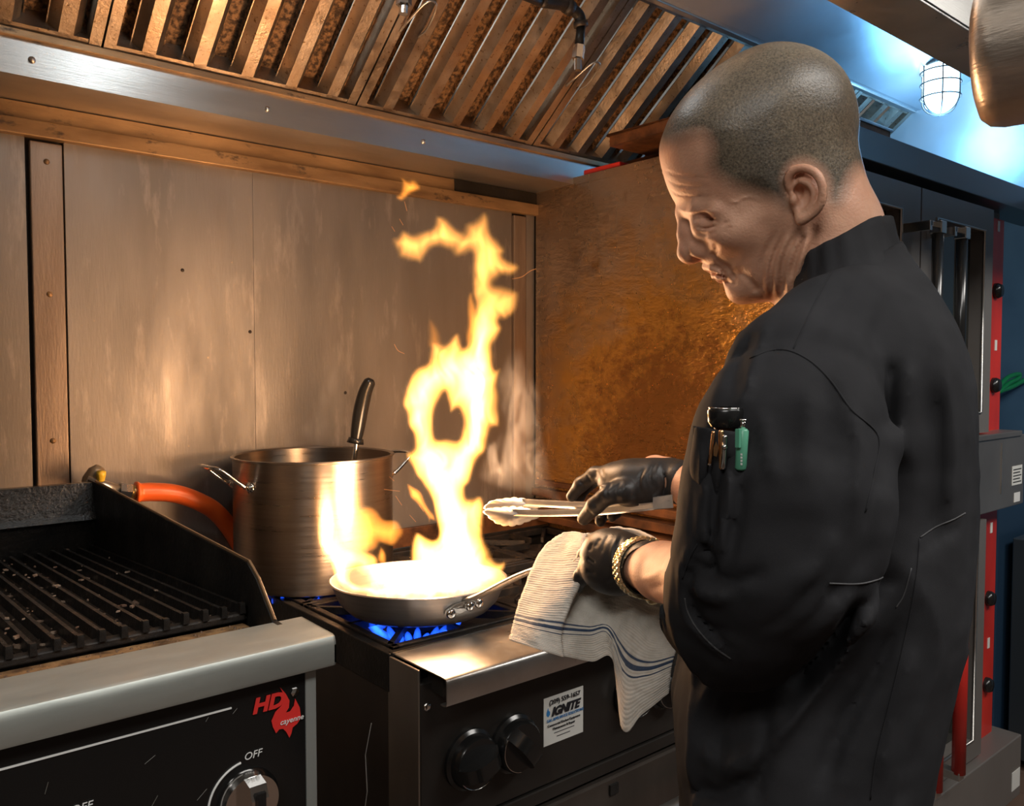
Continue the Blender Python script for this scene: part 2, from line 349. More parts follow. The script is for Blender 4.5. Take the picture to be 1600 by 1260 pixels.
caged_lamp(2.58, 1.10, 2.215, 'lit jar lamp in a wire cage glowing blue white beside the hood end', M_bulb)
G().tube([(2.58, 1.1, 2.31), (2.58, 1.1, 2.40)], .012, 12).out('lamp_stem', M_hood, hood, True)
# fire-suppression pipe and nozzles
pipe = thing('suppression_pipe', 'dark threaded pipe under the hood filters with two chrome spray nozzles', 'pipe', (1.0, 1.25, 2.15))
def along(px_, py_, y=1.22): return at(px_, py_, 1, y)
e0 = along(908, 22); top = along(845, 2); up0 = along(780, -25)
G().tube([along(500, -130), up0, top+(0, 0, 0)], .0105, 14).out('pipe_run', M_iron, pipe, True)
G().tube(spline([top, along(880, 8), along(903, 22), along(908, 40)], 6), [.0115]*19, 14).out('elbow', M_iron, pipe, True)
G().tube([along(884, 8), along(893, 14)], .0150, 14).tube([along(907, 34), along(908, 42)], .0150, 14).out('elbow_collar', M_iron, pipe, True)
G().tube([along(908, 40), along(905, 72)], .0095, 12).out('drop_pipe', M_black, pipe, True)
n1 = along(905, 72); n2 = along(903, 92); n3 = along(903, 110)
G().tube([n1, n2], .0125, 6).tube([n2, n3], .0075, 12).out('nozzle', M_chrome, pipe)
q0, q1, q2 = along(631, -40), along(631, 8), along(630, 22)
G().tube([along(640, -90), q0, q1], .0095, 12).out('drop_pipe', M_black, pipe, True)
G().tube([along(631, -2), q1], .0135, 6).tube([q1, q2], .0075, 12).out('nozzle', M_chrome, pipe)

# ================================================================== OVEN (double stack)
OX0, OX1, OXD, OY = 1.587, 2.69, 2.455, .90
oven = thing('double_oven', 'double-deck steel oven with glass doors and a red control column behind the cook', 'oven', (2.1, 1.3, 0))
G().box((OX0+.004, .96, .13), (2.66, 1.77, 1.885)).out('cabinet', M_oven, oven)
G().box((OX0, .915, .10), (OX0+.0038, 1.785, 1.872), .0).out('side_panel', M_ovenside, oven)
G().box((OX0-.002, .91, 1.872), (OX0+.02, 1.785, 1.893), .001).out('side_trim', M_ovenside, oven)
G().box((OX0+.02, .895, 1.828), (2.95, 1.0, 1.893), .002).box((OX0+.02, 1.0, 1.886), (2.66, 1.78, 1.893)).out('top_cap', mat('cap_steel', (.16, .17, .18), .32, .8), oven)
for z0, z1 in ((1.205, 1.806), (.31, .965)):
    up = z0 > 1
    for x0, x1, left in ((OX0+.015, 2.018, True), (2.024, OXD, False)):
        wx0, wx1 = (x0+.07, x1-.10) if left else (2.105, 2.395)
        wz0, wz1 = z0+.055, z1-.062
        g = G().box((x0, OY, z0), (wx0, .95, z1), .0).box((wx1, OY, z0), (x1, .95, z1)).box((wx0, OY, z0), (wx1, .95, wz0)).box((wx0, OY, wz1), (wx1, .95, z1))
        d = g.out('door', M_oven, oven)
        fr = [(wx0, OY-.001, wz0), (wx1, OY-.001, wz0), (wx1, OY-.001, wz1), (wx0, OY-.001, wz1)]
        G().tube([fr[0], fr[1], fr[2], fr[3]], .0045, 8, closed=True).out('window_trim', M_steel, d, True)
        G().box((wx0, .935, wz0), (wx1, .938, wz1)).out('glass', M_glassdark, d)
        hx = (x1-.05) if left else (x0+.075)
        hy = OY-.062
        if up:
            h0, h1 = 1.25, 1.70
            G().tube([(hx, hy, h0), (hx, hy, h1)], .0125, 14).out('handle', M_knob, d, True)
            for hz in (h0+.005, h1-.002):
                G().box((hx-.014, hy-.014, hz-.013), (hx+.014, hy+.014, hz+.015), .002).box((hx-.045, hy-.004, hz), (hx, hy+.006, hz+.012), .001).box((hx-.05, hy-.004, hz-.01), (hx-.038, OY, hz+.012), .001).out('handle_bracket', M_chrome, d)
        else:
            G().tube([(hx+.05, hy, .375), (hx+.05, hy, .80)], .016, 14).out('handle', M_red, d, True)
            for hz in (.37, .80):
                G().box((hx+.035, hy-.008, hz-.01), (hx+.065, OY, hz+.01), .001).out('handle_bracket', M_steel, d)
    G().box((OXD+.003, .945, z0-.02), (2.655, .965, z1), .001).out('control_column', M_red, oven)
    for z in ((1.60, 1.33) if up else (.71, .455)):
        G().lathe([(.022, 0), (.022, .008), (.017, .018), (.0, .019)], (2.60, .945, z), (0, -1, 0), 18).out('knob', M_knob, oven, True)
    for z in ((1.77, 1.43) if up else (.90, .56)):
        G().box((2.605, .9435, z), (2.620, .945, z+.03)).out('decal', M_label, oven)
G().box((OX0+.01, .885, 1.185), (2.66, .96, 1.200), .002).box((OX0+.01, .89, .985), (2.695, .99, 1.188), .003).out('mid_box', mat('mid_box_steel', (.30, .275, .255), .36, .7, (.22, .2, .185), 3), oven)
G().box((2.52, .887, 1.03), (2.524, .89, 1.17)).out('seam', M_steel, oven)
G().box((2.60, .8885, 1.045), (2.675, .8895, 1.10)).out('label_plate', M_label, oven)
for k in range(5): G().box((2.607, .888, 1.052+.009*k), (2.668-.01*(k % 2), .8885, 1.055+.009*k)).out('print_line', M_dark, oven)
G().box((2.62, .889, .995), (2.665, .8898, 1.022)).out('sticker', M_white, oven)
G().box((OX0+.01, .88, .12), (2.70, .99, .30), .003).out('base_box', M_oven, oven)
G().box((2.63, .8785, .15), (2.69, .8798, .205)).out('label_plate', M_label, oven)
for x in (1.63, 2.64):
    for y in (.93, 1.7): G().lathe([(.02, .0), (.024, .02), (.024, .13), (.0, .13)], (x, y, 0), seg=16).out('foot', M_knob, oven, True)
# greasy rails along the foot of the side panel
for k, (y0, z0, z1, p_) in enumerate(((.97, 1.048, 1.062, .018), (.97, 1.018, 1.040, .03), (.97, .985, 1.008, .045), (1.0, .955, .975, .055))):
    G().box((OX0-p_, y0, z0), (OX0-.0005, 1.77, z1), .002).out('side_rail', M_burnt, oven)
# things lying on the oven
M_tray = mat('baked_tray', (.22, .09, .035), .45, .5, (.07, .03, .015), 22, bump=.5, bscale=80)
def tray(x0, y0, x1, y1, z, h, label, grp):
    t = G(); w = .012
    t.box((x0, y0, z), (x1, y1, z+.002)).box((x0-.002, y0, z), (x0, y1, z+h)).box((x1, y0, z), (x1+.002, y1, z+h)).box((x0, y0-.002, z), (x1, y0, z+h)).box((x0, y1, z), (x1, y1+.002, z+h))
    o = t.out('baking_tray', M_tray); tag(o, label, 'tray', grp)
    G().tube([(x0-.004, y0-.004, z+h), (x1+.004, y0-.004, z+h), (x1+.004, y1+.004, z+h), (x0-.004, y1+.004, z+h)], .0042, 8, closed=True).out('rim', M_tray, o, True)
    return o
tray(1.66, .99, 2.11, 1.52, 1.8935, .026, 'lower baking tray lying flat on the oven roof, half hidden by the one above', 'baking trays on the oven')
tray(1.515, .97, 2.00, 1.43, 1.924, .026, 'burnt brown baking tray whose corner sticks out past the cook\'s forehead', 'baking trays on the oven')
rb = G().box((1.592, 1.47, 1.894), (1.645, 1.60, 1.908), .003).out('red_box', M_red); tag(rb, 'small flat red box lying on the oven edge beneath the hood', 'box')
# ================================================================== RANGE
RX0, RX1 = .685, 1.583
rng = thing('gas_range', 'six-burner stainless gas range with black cast-iron grates and a dark knob panel', 'stove', (1.13, 1.4, 0))
G().box((RX0+.002, 1.05, .14), (RX1-.002, 1.732, .875)).out('body', M_side, rng)
# side panel, two-tone
G().box((RX0-.003, 1.032, .12), (RX0+.001, 1.118, .926), .001).out('side_strip', mat('side_strip_steel', (.42, .37, .31), .33, .8, (.30, .26, .22), 5, (3, 1, .5)), rng)
G().box((RX0-.002, 1.119, .12), (RX0+.001, 1.73, .868), .001).out('side_panel', M_side, rng)
G().tube([(RX0-.003, 1.17, .80), (RX0-.003, 1.19, .74), (RX0-.003, 1.185, .68), (RX0-.003, 1.20, .62)], .0007, 5).out('grease_run', M_label, rng)
# cooktop pan and its black rim
G().box((RX0-.004, 1.113, .868), (RX0+.012, 1.73, .930), .002).box((RX1-.012, 1.113, .868), (RX1, 1.73, .930), .002).box((RX0, 1.108, .868), (RX1, 1.122, .932), .002).box((RX0, 1.722, .868), (RX1, 1.732, .940), .002).out('cooktop_rim', M_black, rng)
G().box((RX0, 1.12, .866), (RX1, 1.725, .880)).out('drip_tray', M_iron, rng)
# front landing ledge (channel)
LY, LYB, LZ = .966, 1.112, .9305
prof = [(LYB, LZ)]+[(LY+.008, LZ)]+[(LY+.0035, LZ-.001), (LY+.001, LZ-.0035), (LY, LZ-.008)]+[(LY, LZ-.036), (LY+.002, LZ-.041), (LY+.008, LZ-.043), (LY+.016, LZ-.043)]
G().sheet([(RX0+.003, y, z) for y, z in prof], (RX1-RX0-.006, 0, 0), .0022).out('front_ledge', M_steel, rng, 'auto')
G().box((RX0+.02, 1.0, .890), (RX0+.028, 1.04, .926)).out('ledge_bracket', M_dark, rng)
# control panel
PY = 1.030
cp = G().box((RX0, PY, .668), (RX1, PY+.02, .905), .002).out('control_panel', M_dark, rng)
G().box((RX0, PY-.002, .640), (RX1, PY+.03, .664), .002).out('kick_strip', M_dark, rng)
od = G().box((RX0+.004, PY-.006, .16), (RX1-.004, PY+.04, .632), .004).out('oven_door', M_side, rng)
G().tube([(RX0+.10, PY-.055, .555), (RX1-.10, PY-.055, .555)], .014, 16).out('door_handle', M_steel, od, True)
for x in (RX0+.13, RX1-.13): G().box((x-.012, PY-.055, .545), (x+.012, PY-.004, .565), .002).out('handle_post', M_steel, od)
G().box((1.09, PY-.010, .60), (1.112, PY-.004, .62), .001).out('latch', M_black, od)
for x, z in ((RX0+.012, .868), (RX0+.012, .70)):
    G().lathe([(.007, 0), (.0065, .002), (.003, .003), (.0, .003)], (x, PY, z), (0, -1, 0), 12).out('screw', M_chrome, rng, True)
def range_knob(x, z, a, r=.043):
    c = np.array([x, PY, z]); t = G().lathe([(r*1.12, .0), (r*1.12, .006), (r*1.0, .010), (r*.97, .022), (r*.90, .026), (0, .026)], c, (0, -1, 0), 36).out('knob', M_knob, rng, 'auto')
    u = np.array([math.cos(a), 0, math.sin(a)]); w = np.array([-math.sin(a), 0, math.cos(a)]); n = np.array([0, -1., 0])
    g = G(); L = r*.93; pts = []
    for k in range(25):
        s = -1+2*k/24; pts.append((s*L, .026+.026*(1-abs(s)**3.2)))
    P0 = [c+u*p+w*r*.27+n*h for p, h in pts]; P1 = [c+u*p-w*r*.27+n*h for p, h in pts]
    v = P0+P1; N = len(pts); f = [(i, i+1, N+i+1, N+i) for i in range(N-1)]+[tuple(range(N)), tuple(range(2*N-1, N-1, -1)), (0, N, 2*N-1, N-1)]
    g.add(v, f); gr = g.out('grip', M_knob, t, 'auto')
    G().box(c+n*.046-w*.001-u*.002-(0, .0, 0), c+n*.0535+w*.001+u*L*.0+np.array([.001, 0, .001]), 0).out('pointer_mark', M_white, t) if False else None
    G().tube([c+n*.0265+(u*math.cos(q)+w*math.sin(q))*r*.90 for q in np.linspace(math.pi*.9, math.pi*1.75, 16)], .0006, 5).out('index_line', M_chrome, t)
for x, z, a in ((.776, .764, .25), (.866, .763, -.9), (1.155, .775, .5), (1.245, .768, -.6), (1.43, .77, .3), (1.51, .77, .9)): range_knob(x, z, a)
# service sticker on the panel
A = at(848, 1104, 1, PY-.0004); B = at(907, 1073, 1, PY-.0004); C_ = at(913, 1136, 1, PY-.0004); D_ = at(855, 1168, 1, PY-.0004)
sx0, sx1, sz0, sz1 = .934, 1.028, .735, .818
st = G().box((sx0, PY-.0008, sz0), (sx1, PY, sz1), .0).out('service_sticker', M_label, rng); lab(st, 'white service sticker printed with blue and black lettering')
M_ink = mat('black_print', (.015, .015, .02), .5); M_inkb = mat('blue_print', (.03, .22, .55), .5)
ux, uz = (1, 0, 0), (0, 0, 1); yo = PY-.0016
text('phone_number', '(209) 559-1657', .0118, (sx0+.012, yo, sz1-.0135), ux, uz, M_ink, st)
text('brand_word', 'IGNITE', .0205, (sx0+.017, yo, sz1-.0340), ux, uz, M_ink, st, bold=.0009, shear=.35, sx=1.02)
text('brand_line', 'GAS APPLIANCE SOLUTIONS', .0068, (sx0+.006, yo, sz1-.0425), ux, uz, M_inkb, st)
text('service_line', 'Commercial Kitchen Equipment', .0060, (sx0+.008, yo, sz1-.0515), ux, uz, M_ink, st)
text('service_line', 'Maintenance & Repair', .0060, (sx0+.020, yo, sz1-.0590), ux, uz, M_ink, st)
for k, (a, b) in enumerate(((.024, .072), (.030, .062))): G().box((sx0+a, yo+.0004, sz1-.066-.007*k), (sx0+b, yo+.0012, sz1-.0648-.007*k)).out('small_print', M_ink, st)
fpts = [(0, .0), (-.004, .004), (-.0035, .009), (.0, .016), (.001, .011), (.004, .009), (.0045, .004)]
G().prism([(sx0+.010+a, yo+.0008, sz1-.034+b) for a, b in fpts], (0, -.0004, 0)).out('flame_emblem', M_inkb, st)
# burners and grates
M_bflame = volmat('blue_flame', (.012, .09, 1.0), 120)
M_bflame2 = volmat('blue_flame_core', (.10, .35, 1.0), 700)
cols = [.835, 1.134, 1.433]; rows = [1.265, 1.60]
def burner(cx, cy, lit, r=.052):
    G().lathe([(.0, .030), (r*.75, .030), (r*.9, .024), (r*.9, .014), (r*.7, .012), (r*.7, .0), (0, 0)], (cx, cy, .882), seg=28).out('burner_head', M_iron, rng, 'auto')
    if lit:
        g = G(); N = 30; r = .060 if cy < 1.4 else .098
        for k in range(N):
            a = 2*math.pi*k/N; d = np.array([math.cos(a), math.sin(a), 0]); h = .026+.005*math.sin(k*2.3)+random.uniform(0, .004)
            b = np.array([cx, cy, .902])+d*r*1.0
            g.tube([b, b+d*.012+(0, 0, h*.35), b+d*.022+(0, 0, h*.75), b+d*.026+(0, 0, h)], [.0035, .0075, .0052, .0006], 8)
        o = g.out('burner_flame', M_bflame, None, True); tag(o, 'ring of blue gas flames '+lit, 'flame', 'blue burner flames')
for j, cy in enumerate(rows):
    for i, cx in enumerate(cols):
        lx, ly = (cx, cy)
        if (i, j) == (0, 0): lx, ly = .825, 1.258
        if (i, j) == (0, 1): lx, ly = .800, 1.570
        burner(lx, ly, {(0, 0): 'burning under the frying pan', (0, 1): 'burning under the stock pot'}.get((i, j), None), .056)
        x0, x1 = RX0+.012+i*.2925, RX0+.012+i*.2925+.288; y0, y1 = (1.126, 1.438) if j == 0 else (1.444, 1.720)
        g = G(); zt, zb = .9345, .921; b = .007
        for a_, b_ in (((x0, y0), (x1, y0+2*b)), ((x0, y1-2*b), (x1, y1)), ((x0, y0), (x0+2*b, y1)), ((x1-2*b, y0), (x1, y1))): g.box((*a_, zb-.004), (*b_, zt), .002)
        gr = g.out('grate', M_iron, rng)
        for q in range(8):
            a = q*math.pi/4+(.0); d = np.array([math.cos(a), math.sin(a), 0]); nn = np.array([-d[1], d[0], 0]); mx, my = (x0+x1)/2, (y0+y1)/2
            Lx = (x1-x0)/2/abs(d[0]) if abs(d[0]) > .01 else 9; Ly = (y1-y0)/2/abs(d[1]) if abs(d[1]) > .01 else 9; L = min(Lx, Ly)-.006; r0 = .042
            c = np.array([mx, my, 0]); p = [c+d*r0+nn*.0035, c+d*L+nn*.005, c+d*L-nn*.005, c+d*r0-nn*.0035]
            G().prism([(*v[:2], zb) for v in p], (0, 0, zt-zb)).out('finger', M_iron, gr)
G().box((RX0, 1.724, .93), (RX1, 1.736, .985), .002).out('riser', M_burnt, rng)
for x in (RX0+.05, RX1-.05):
    for y in (1.09, 1.68): G().lathe([(.022, 0), (.026, .02), (.026, .15), (0, .15)], (x, y, 0), seg=16).out('foot', M_steel, rng, True)

# ================================================================== CHARBROILER
GX0, GX1 = -.50, .385
gl = thing('charbroiler', 'black gas charbroiler with ridged grates, grey front ledge and printed control panel', 'grill', (0, 1.2, .70))
sp = [(.80, .72), (.80, 1.098), (.862, 1.101), (.905, 1.140), (.930, 1.154), (1.615, 1.176), (1.66, 1.176), (1.66, .72)]
for x in (GX1-.006, GX0): G().prism([(x, y, z) for y, z in sp], (.006, 0, 0)).out('side_plate', M_black, gl)
G().tube([(GX1-.003, y, z+.001) for y, z in [(.862, 1.101), (.905, 1.140), (.930, 1.154), (1.615, 1.176)]], .0022, 6).out('plate_edge', mat('worn_edge', (.25, .16, .09), .35, .8), gl)
G().sheet([(GX0, 1.655, .72), (GX0, 1.655, 1.172), (GX0, 1.628, 1.172), (GX0, 1.612, 1.120), (GX0, 1.606, 1.112), (GX0, 1.618, 1.108), (GX0, 1.618, 1.03)], (GX1-GX0-.006, 0, 0), -.003).out('back_splash', mat('greasy_black', (.008, .008, .008), .22, .2, (.016, .013, .01), 20, bump=.55, bscale=120, bdist=.003, spots=(.30, .10, .03), sscale=30, sp=(.70, .74)), gl)
G().box((GX0, .84, .95), (GX1-.006, 1.62, .96)).out('basin_floor', M_iron, gl)
G().box((GX0, .80, .72), (GX1-.006, .84, 1.066)).box((GX0, 1.62, .72), (GX1-.006, 1.65, 1.03)).out('basin_wall', M_burnt, gl)
# front ledge
LYF, LYR, LZ2 = .780, .862, 1.1005
prof = [(LYR, LZ2-.010), (LYR, LZ2-.002), (LYR-.002, LZ2)]+[(LYF+.007, LZ2-.001), (LYF+.003, LZ2-.0025), (LYF+.0008, LZ2-.0065), (LYF, LZ2-.011)]+[(LYF, LZ2-.030), (LYF+.002, LZ2-.0335), (LYF+.008, LZ2-.0345), (LYF+.014, LZ2-.0345)]
M_ledge = mat('satin_ledge', (.54, .57, .53), .34, .7, (.44, .47, .44), 9, (1, 3, 3), (.3, .7), .46, .06, 60, spots=(.72, .72, .70), sscale=70, sp=(.74, .78))
led = G(); led.sheet([(GX0, y, z) for y, z in prof], (GX1+.028-GX0, 0, 0), .0022); led.prism([(GX1+.0262, y, z) for y, z in prof], (.0018, 0, 0))
led.out('front_ledge', M_ledge, gl, 'auto')
# grate bars
ys, ye = 1.605, .932; zs, ze = 1.064, 1.106
d_ = np.array([0, ye-ys, ze-zs]); dn = unit(d_); up_ = unit(np.cross([1, 0, 0], dn)); up_ = up_ if up_[2] > 0 else -up_
proto = None; sp_ = .0212; nb = 40
bar_me = None
for k in range(nb):
    x = .371-sp_*k
    if proto is None:
        pr = [(-.0085, -.016), (-.0085, -.0185), (.0085, -.0185), (.0085, -.016), (.0030, -.013), (.0022, 0), (-.0022, 0), (-.0030, -.013)]
        g = G(); base = np.array([x, ys, zs]); g.prism([base+np.array([a, 0, 0])+up_*b for a, b in pr], d_)
        e = base+d_; g.prism([e+np.array([a, 0, 0])+up_*b for a, b in ((-.0035, -.010), (.0035, -.010), (.0028, .0022), (-.0028, .0022))], dn*.008)
        proto = g.out('grate_bar', M_bar, gl); o = proto; X0 = x
    else:
        o = proto.copy(); COL.objects.link(o); o.parent = gl
    o.location = (x-X0, 0, random.uniform(-.0012, .0012)); o.rotation_euler = (0, random.uniform(-.0008, .0008), random.uniform(-.0012, .0012)) if k else (0, 0, 0)
for lo_, hi_ in (((GX0+.01, .926, 1.088), (GX1-.010, .940, 1.097)), ((GX0+.01, 1.595, 1.03), (GX1-.010, 1.612, 1.052))): G().box(lo_, hi_, .002).out('grate_frame', M_iron, gl)
G().box((GX0+.01, .868, 1.040), (GX1-.012, .925, 1.087), .004).out('front_trough', mat('baked_rust', (.34, .19, .08), .55, .1, (.10, .05, .02), 50, bump=1., bscale=120, bdist=.003), gl)
# baked crust along the trough
g = G(); rs = random.Random(3)
for k in range(420):
    x = rs.uniform(GX0+.02, GX1-.012); y = rs.uniform(.872, .918); z = 1.0865
    r = rs.uniform(.0007, .0024); g.lathe([(r, -r*.8), (r*1.0, 0), (r*.5, r*.8), (0, r)], (x, y, z), seg=5)
G_ = G().box((GX0, .842, 1.045), (GX1-.006, .908, 1.060)).out('crust_shelf', M_burnt, gl)
g.out('crust', mat('crust', (.22, .11, .045), .6, 0., (.05, .03, .02), 60, bump=.6), gl)['kind'] = 'stuff'
# crumbs between the bars
g = G()
for k in range(520):
    s = rs.random(); x = rs.uniform(GX0+.3, GX1-.02); p = np.array([x, ys, zs])+d_*s+up_*(-.013 if rs.random() < .8 else 0)
    r = rs.uniform(.0008, .0022)*(2.0 if rs.random() < .05 else 1); a = rs.random()*3; u = np.array([math.cos(a), math.sin(a), 0])*r*rs.uniform(1, 3)
    g.prism([p-u, p+np.array([u[1], -u[0], 0])*.5, p+u, p-np.array([u[1], -u[0], 0])*.6], (0, 0, r))
g.out('crumbs', mat('crumb', (.30, .22, .16), .6, 0., (.10, .05, .03), 90), gl)['kind'] = 'stuff'
# control panel
CY = .800
M_edge = mat('grey_edge', (.45, .48, .46), .35, .6)
G().box((GX0, CY-.004, .72), (GX1, CY, 1.068), .0).out('control_panel', M_panel, gl)
G().box((GX1+.0, CY-.006, .72), (GX1+.012, CY+.05, 1.062), .001).out('corner_post', M_edge, gl)
yo = CY-.0052
l0 = at(0, 1210, 1, yo); l1 = at(362, 1107, 1, yo)
G().box((-.45, yo, l1[2]-.0008), (l1[0], yo+.001, l1[2]+.0008)).out('panel_line', M_white, gl)
M_redp = mat('red_print', (.70, .035, .03), .3)
p = at(394, 1116, 1, yo)
text('logo_word', 'HD', .0205, p, (1, 0, 0), (0, 0, 1), M_redp, gl, bold=.0009, shear=.22, sx=1.1)
def pan_px(pts): return [at(x, y, 1, yo) for x, y in pts]
fl_ = [(440, 1078), (452, 1098), (447, 1112), (455, 1108), (463, 1100), (468, 1112), (470, 1128), (462, 1137), (452, 1150), (447, 1152), (437, 1146), (425, 1142), (424, 1128), (430, 1116), (438, 1106), (443, 1095)]
Pp = [np.array([q[0], yo, q[2]]) for q in pan_px([(437, 1074), (446, 1084), (452, 1095), (451, 1106), (446, 1114), (453, 1112), (459, 1103), (461, 1092), (468, 1106), (470, 1122), (464, 1131), (457, 1137), (455, 1146), (452, 1153), (447, 1144), (442, 1139), (436, 1140), (431, 1146), (426, 1136), (424, 1127), (430, 1113), (438, 1105), (443, 1096), (443, 1085)])]
G().prism(Pp, (0, -.0006, 0)).out('logo_flame', M_redp, gl)
text('logo_script', 'cayenne', .0080, at(437, 1134, 1, yo-.0012), (1, 0, .0), (0, 0, 1), M_white, gl, depth=.0002, shear=.3)
for kx, kz, off in ((.322, .948, (368, 1184)), (.165, .948, (110, 1262))):
    c = np.array([kx, CY-.004, kz]); n = np.array([0, -1., 0])
    G().tube([c+n*.0012+np.array([math.cos(a), 0, math.sin(a)])*.040 for a in np.linspace(math.radians(100), math.radians(235), 24)], .0011, 6).out('dial_arc', M_white, gl)
    o_ = c+n*.0012+np.array([-.004, 0, .0405]); text('off_mark', 'OFF', .0105, o_, (1, 0, 0), (0, 0, 1), M_white, gl, depth=.0002, shear=.2)
    kb = G().lathe([(.031, 0), (.031, .004), (.029, .008), (.0275, .012), (.0, .012)], c, (0, -1, 0), 40).out('knob', M_chrome, gl, 'auto')
    g = G(); prf = [(-.027, .012), (-.024, .026), (-.012, .032), (.012, .032), (.024, .026), (.027, .012)]
    g.prism([c+np.array([-.0085, 0, a])+n*b for a, b in prf], (.017, 0, 0)); g.out('grip', M_chrome, kb)
    G().box((kx-.004, CY-.040, kz-.020), (kx+.004, CY-.036, kz+.020)).out('grip_inlay', M_knob, kb)
for x, z in ((GX1-.012, 1.044),): G().lathe([(.005, 0), (.0045, .002), (0, .003)], (x, CY-.004, z), (0, -1, 0), 6).out('screw', M_chrome, gl)
# scratches of the enamel
g = G()
for k in range(14):
    x, z = rs.uniform(.13, .375), rs.uniform(.90, 1.04); L = rs.uniform(.004, .016); a = rs.uniform(.3, 1.3)
    g.tube([(x, yo+.0008, z), (x+L*math.cos(a), yo+.0008, z+L*math.sin(a))], .00025, 4)
g.out('scratches', mat('scratch', (.16, .15, .13), .5), gl)['kind'] = 'stuff'
stand = thing('grill_stand', 'dark steel stand carrying the charbroiler', 'stand', (0, 1.2, 0))
G().box((GX0, .83, .68), (GX1, 1.66, .72), .002).out('stand_top', M_side, stand)
for x in (GX0+.03, GX1-.07):
    for y in (.86, 1.60): G().box((x, y, 0), (x+.04, y+.04, .68), .002).out('leg', M_side, stand)
G().box((GX0+.02, .86, .22), (GX1-.02, 1.64, .24), .002).out('shelf', M_side, stand)
# gas hose and fittings
hs = thing('gas_hose', 'orange rubber gas hose curving from the grill fitting down behind the stock pot', 'hose', (.45, 1.72, 1.14))
path = [at(212, 770, 1, 1.725), at(240, 769, 1, 1.725), at(275, 772, 1, 1.725), at(310, 784, 1, 1.725), at(340, 803, 1, 1.735), at(368, 840, 1, 1.755), at(392, 892, 1, 1.765), at(400, 960, 1, 1.765), at(400, 1100, 1, 1.765)]
sp2 = spline(path, 8)
G().tube(sp2, [.0215 if k < 2 else .0185 for k in range(len(sp2))], 18).out('rubber_tube', M_orange, hs, True)
a0, a1, a2 = at(178, 764, 1, 1.725), at(186, 766, 1, 1.725), at(204, 768, 1, 1.725)
G().tube([a1, a2], .0165, 6).out('hex_nut', M_chrome, hs)
G().tube([a2, at(214, 770, 1, 1.725)], .013, 14).out('ferrule', mat('brass', (.55, .38, .16), .3, .9), hs, True)
G().tube([at(135, 752, 1, 1.725), a1], .011, 14).out('elbow_pipe', M_steel, hs, True)
G().lathe([(.012, -.02), (.016, -.01), (.016, .01), (.009, .022), (0, .023)], at(146, 745, 1, 1.735), (.5, -.2, .8), 14).out('valve_body', mat('aged_brass', (.35, .27, .18), .45, .7, bump=.4), hs, True)
G().lathe([(.007, -.012), (.0085, 0), (.0085, .006), (0, .008)], at(158, 742, 1, 1.715), (0, -.3, 1), 12).out('yellow_cap', mat('yellow_plastic', (.75, .50, .04), .4), hs, True)

# ================================================================== STOCK POT + LADLE
def brushed_round(m, a):
    nt = m.node_tree; b = nt.nodes['Principled BSDF']; tn = nt.nodes.new('ShaderNodeTangent'); tn.direction_type = 'RADIAL'; tn.axis = 'Z'
    nt.links.new(tn.outputs[0], b.inputs['Tangent']); b.inputs['Anisotropic'].default_value = a; b.inputs['Anisotropic Rotation'].default_value = .25
brushed_round(M_brush, .85)
pc = np.array([.80, 1.60, 0.]); PR, PT, PB = .163, 1.197, .937
pot = thing('stock_pot', 'tall brushed steel stock pot on the rear left burner', 'pot', (pc[0], pc[1], PB))
G().lathe([(0, PB), (PR-.012, PB), (PR-.004, PB+.003), (PR, PB+.012), (PR, PT-.003), (PR+.004, PT-.001), (PR+.004, PT+.002), (PR, PT+.003), (PR-.004, PT), (PR-.004, PB+.012), (PR-.010, PB+.006), (0, PB+.006)], pc, seg=96).out('pot_body', M_brush, pot, 'auto')
vw = unit(pc[:2]-0); vd = np.array([vw[0], vw[1], 0]); rt = np.array([vd[1], -vd[0], 0])
for s in (-1, 1):
    d = rt*s*1.0+vd*(-.50 if s < 0 else .50); d = unit(d); tt = np.array([-d[1], d[0], 0])
    z0 = PT-.055 if s < 0 else PT-.03
    pts = [pc+d*(PR+.004)-tt*.045+(0, 0, PT-.048), pc+d*(PR+.018)-tt*.045+(0, 0, PT-.038), pc+d*(PR+.050)-tt*.040+(0, 0, PT-.012), pc+d*(PR+.062)-tt*.018+(0, 0, PT-.008), pc+d*(PR+.062)+tt*.018+(0, 0, PT-.008), pc+d*(PR+.050)+tt*.040+(0, 0, PT-.012), pc+d*(PR+.018)+tt*.045+(0, 0, PT-.038), pc+d*(PR+.004)+tt*.045+(0, 0, PT-.048)]
    h = G().tube(spline(pts, 5), .0042, 10).out('handle', M_chrome, pot, True)
    for q in (-1, 1):
        e = pc+d*(PR-.001)+tt*.045*q+(0, 0, PT-.050); e = np.array([*(pc[:2]+unit(e[:2]-pc[:2])*PR), PT-.050]); ax = unit([e[0]-pc[0], e[1]-pc[1], 0])
        G().lathe([(.011, 0), (.011, .002), (.0075, .003), (.007, .006), (.004, .008), (0, .008)], e, ax, 14).out('rivet', M_chrome, h, True)
ld = thing('ladle', 'ladle with a glossy black curved handle standing in the stock pot', 'ladle', W(556, 700, 1.72))
tL = 1.74
pth = [W(552, 745, tL), W(554, 715, tL), W(556, 700, tL), W(557, 688, tL)]
G().tube(spline(pth+[W(558, 680, tL)], 5), .0052, 12).out('steel_shank', M_chrome, ld, True)
hp_ = spline([W(556, 690, tL), W(559, 670, tL), W(564, 640, tL), W(571, 612, tL), W(580, 592, tL)], 8)
n_ = len(hp_); rad = [.0105+.004*math.sin(math.pi*k/(n_-1))+.001 for k in range(n_)]; rad[-1] = .006; rad[-2] = .010
G().tube(hp_, rad, 18).out('black_grip', M_knob, ld, True)
G().tube([W(555, 693, tL), W(556.5, 685, tL)], [.018, .0155], 18).out('collar', M_knob, ld, True)
bowl = W(548, 800, tL+.0)
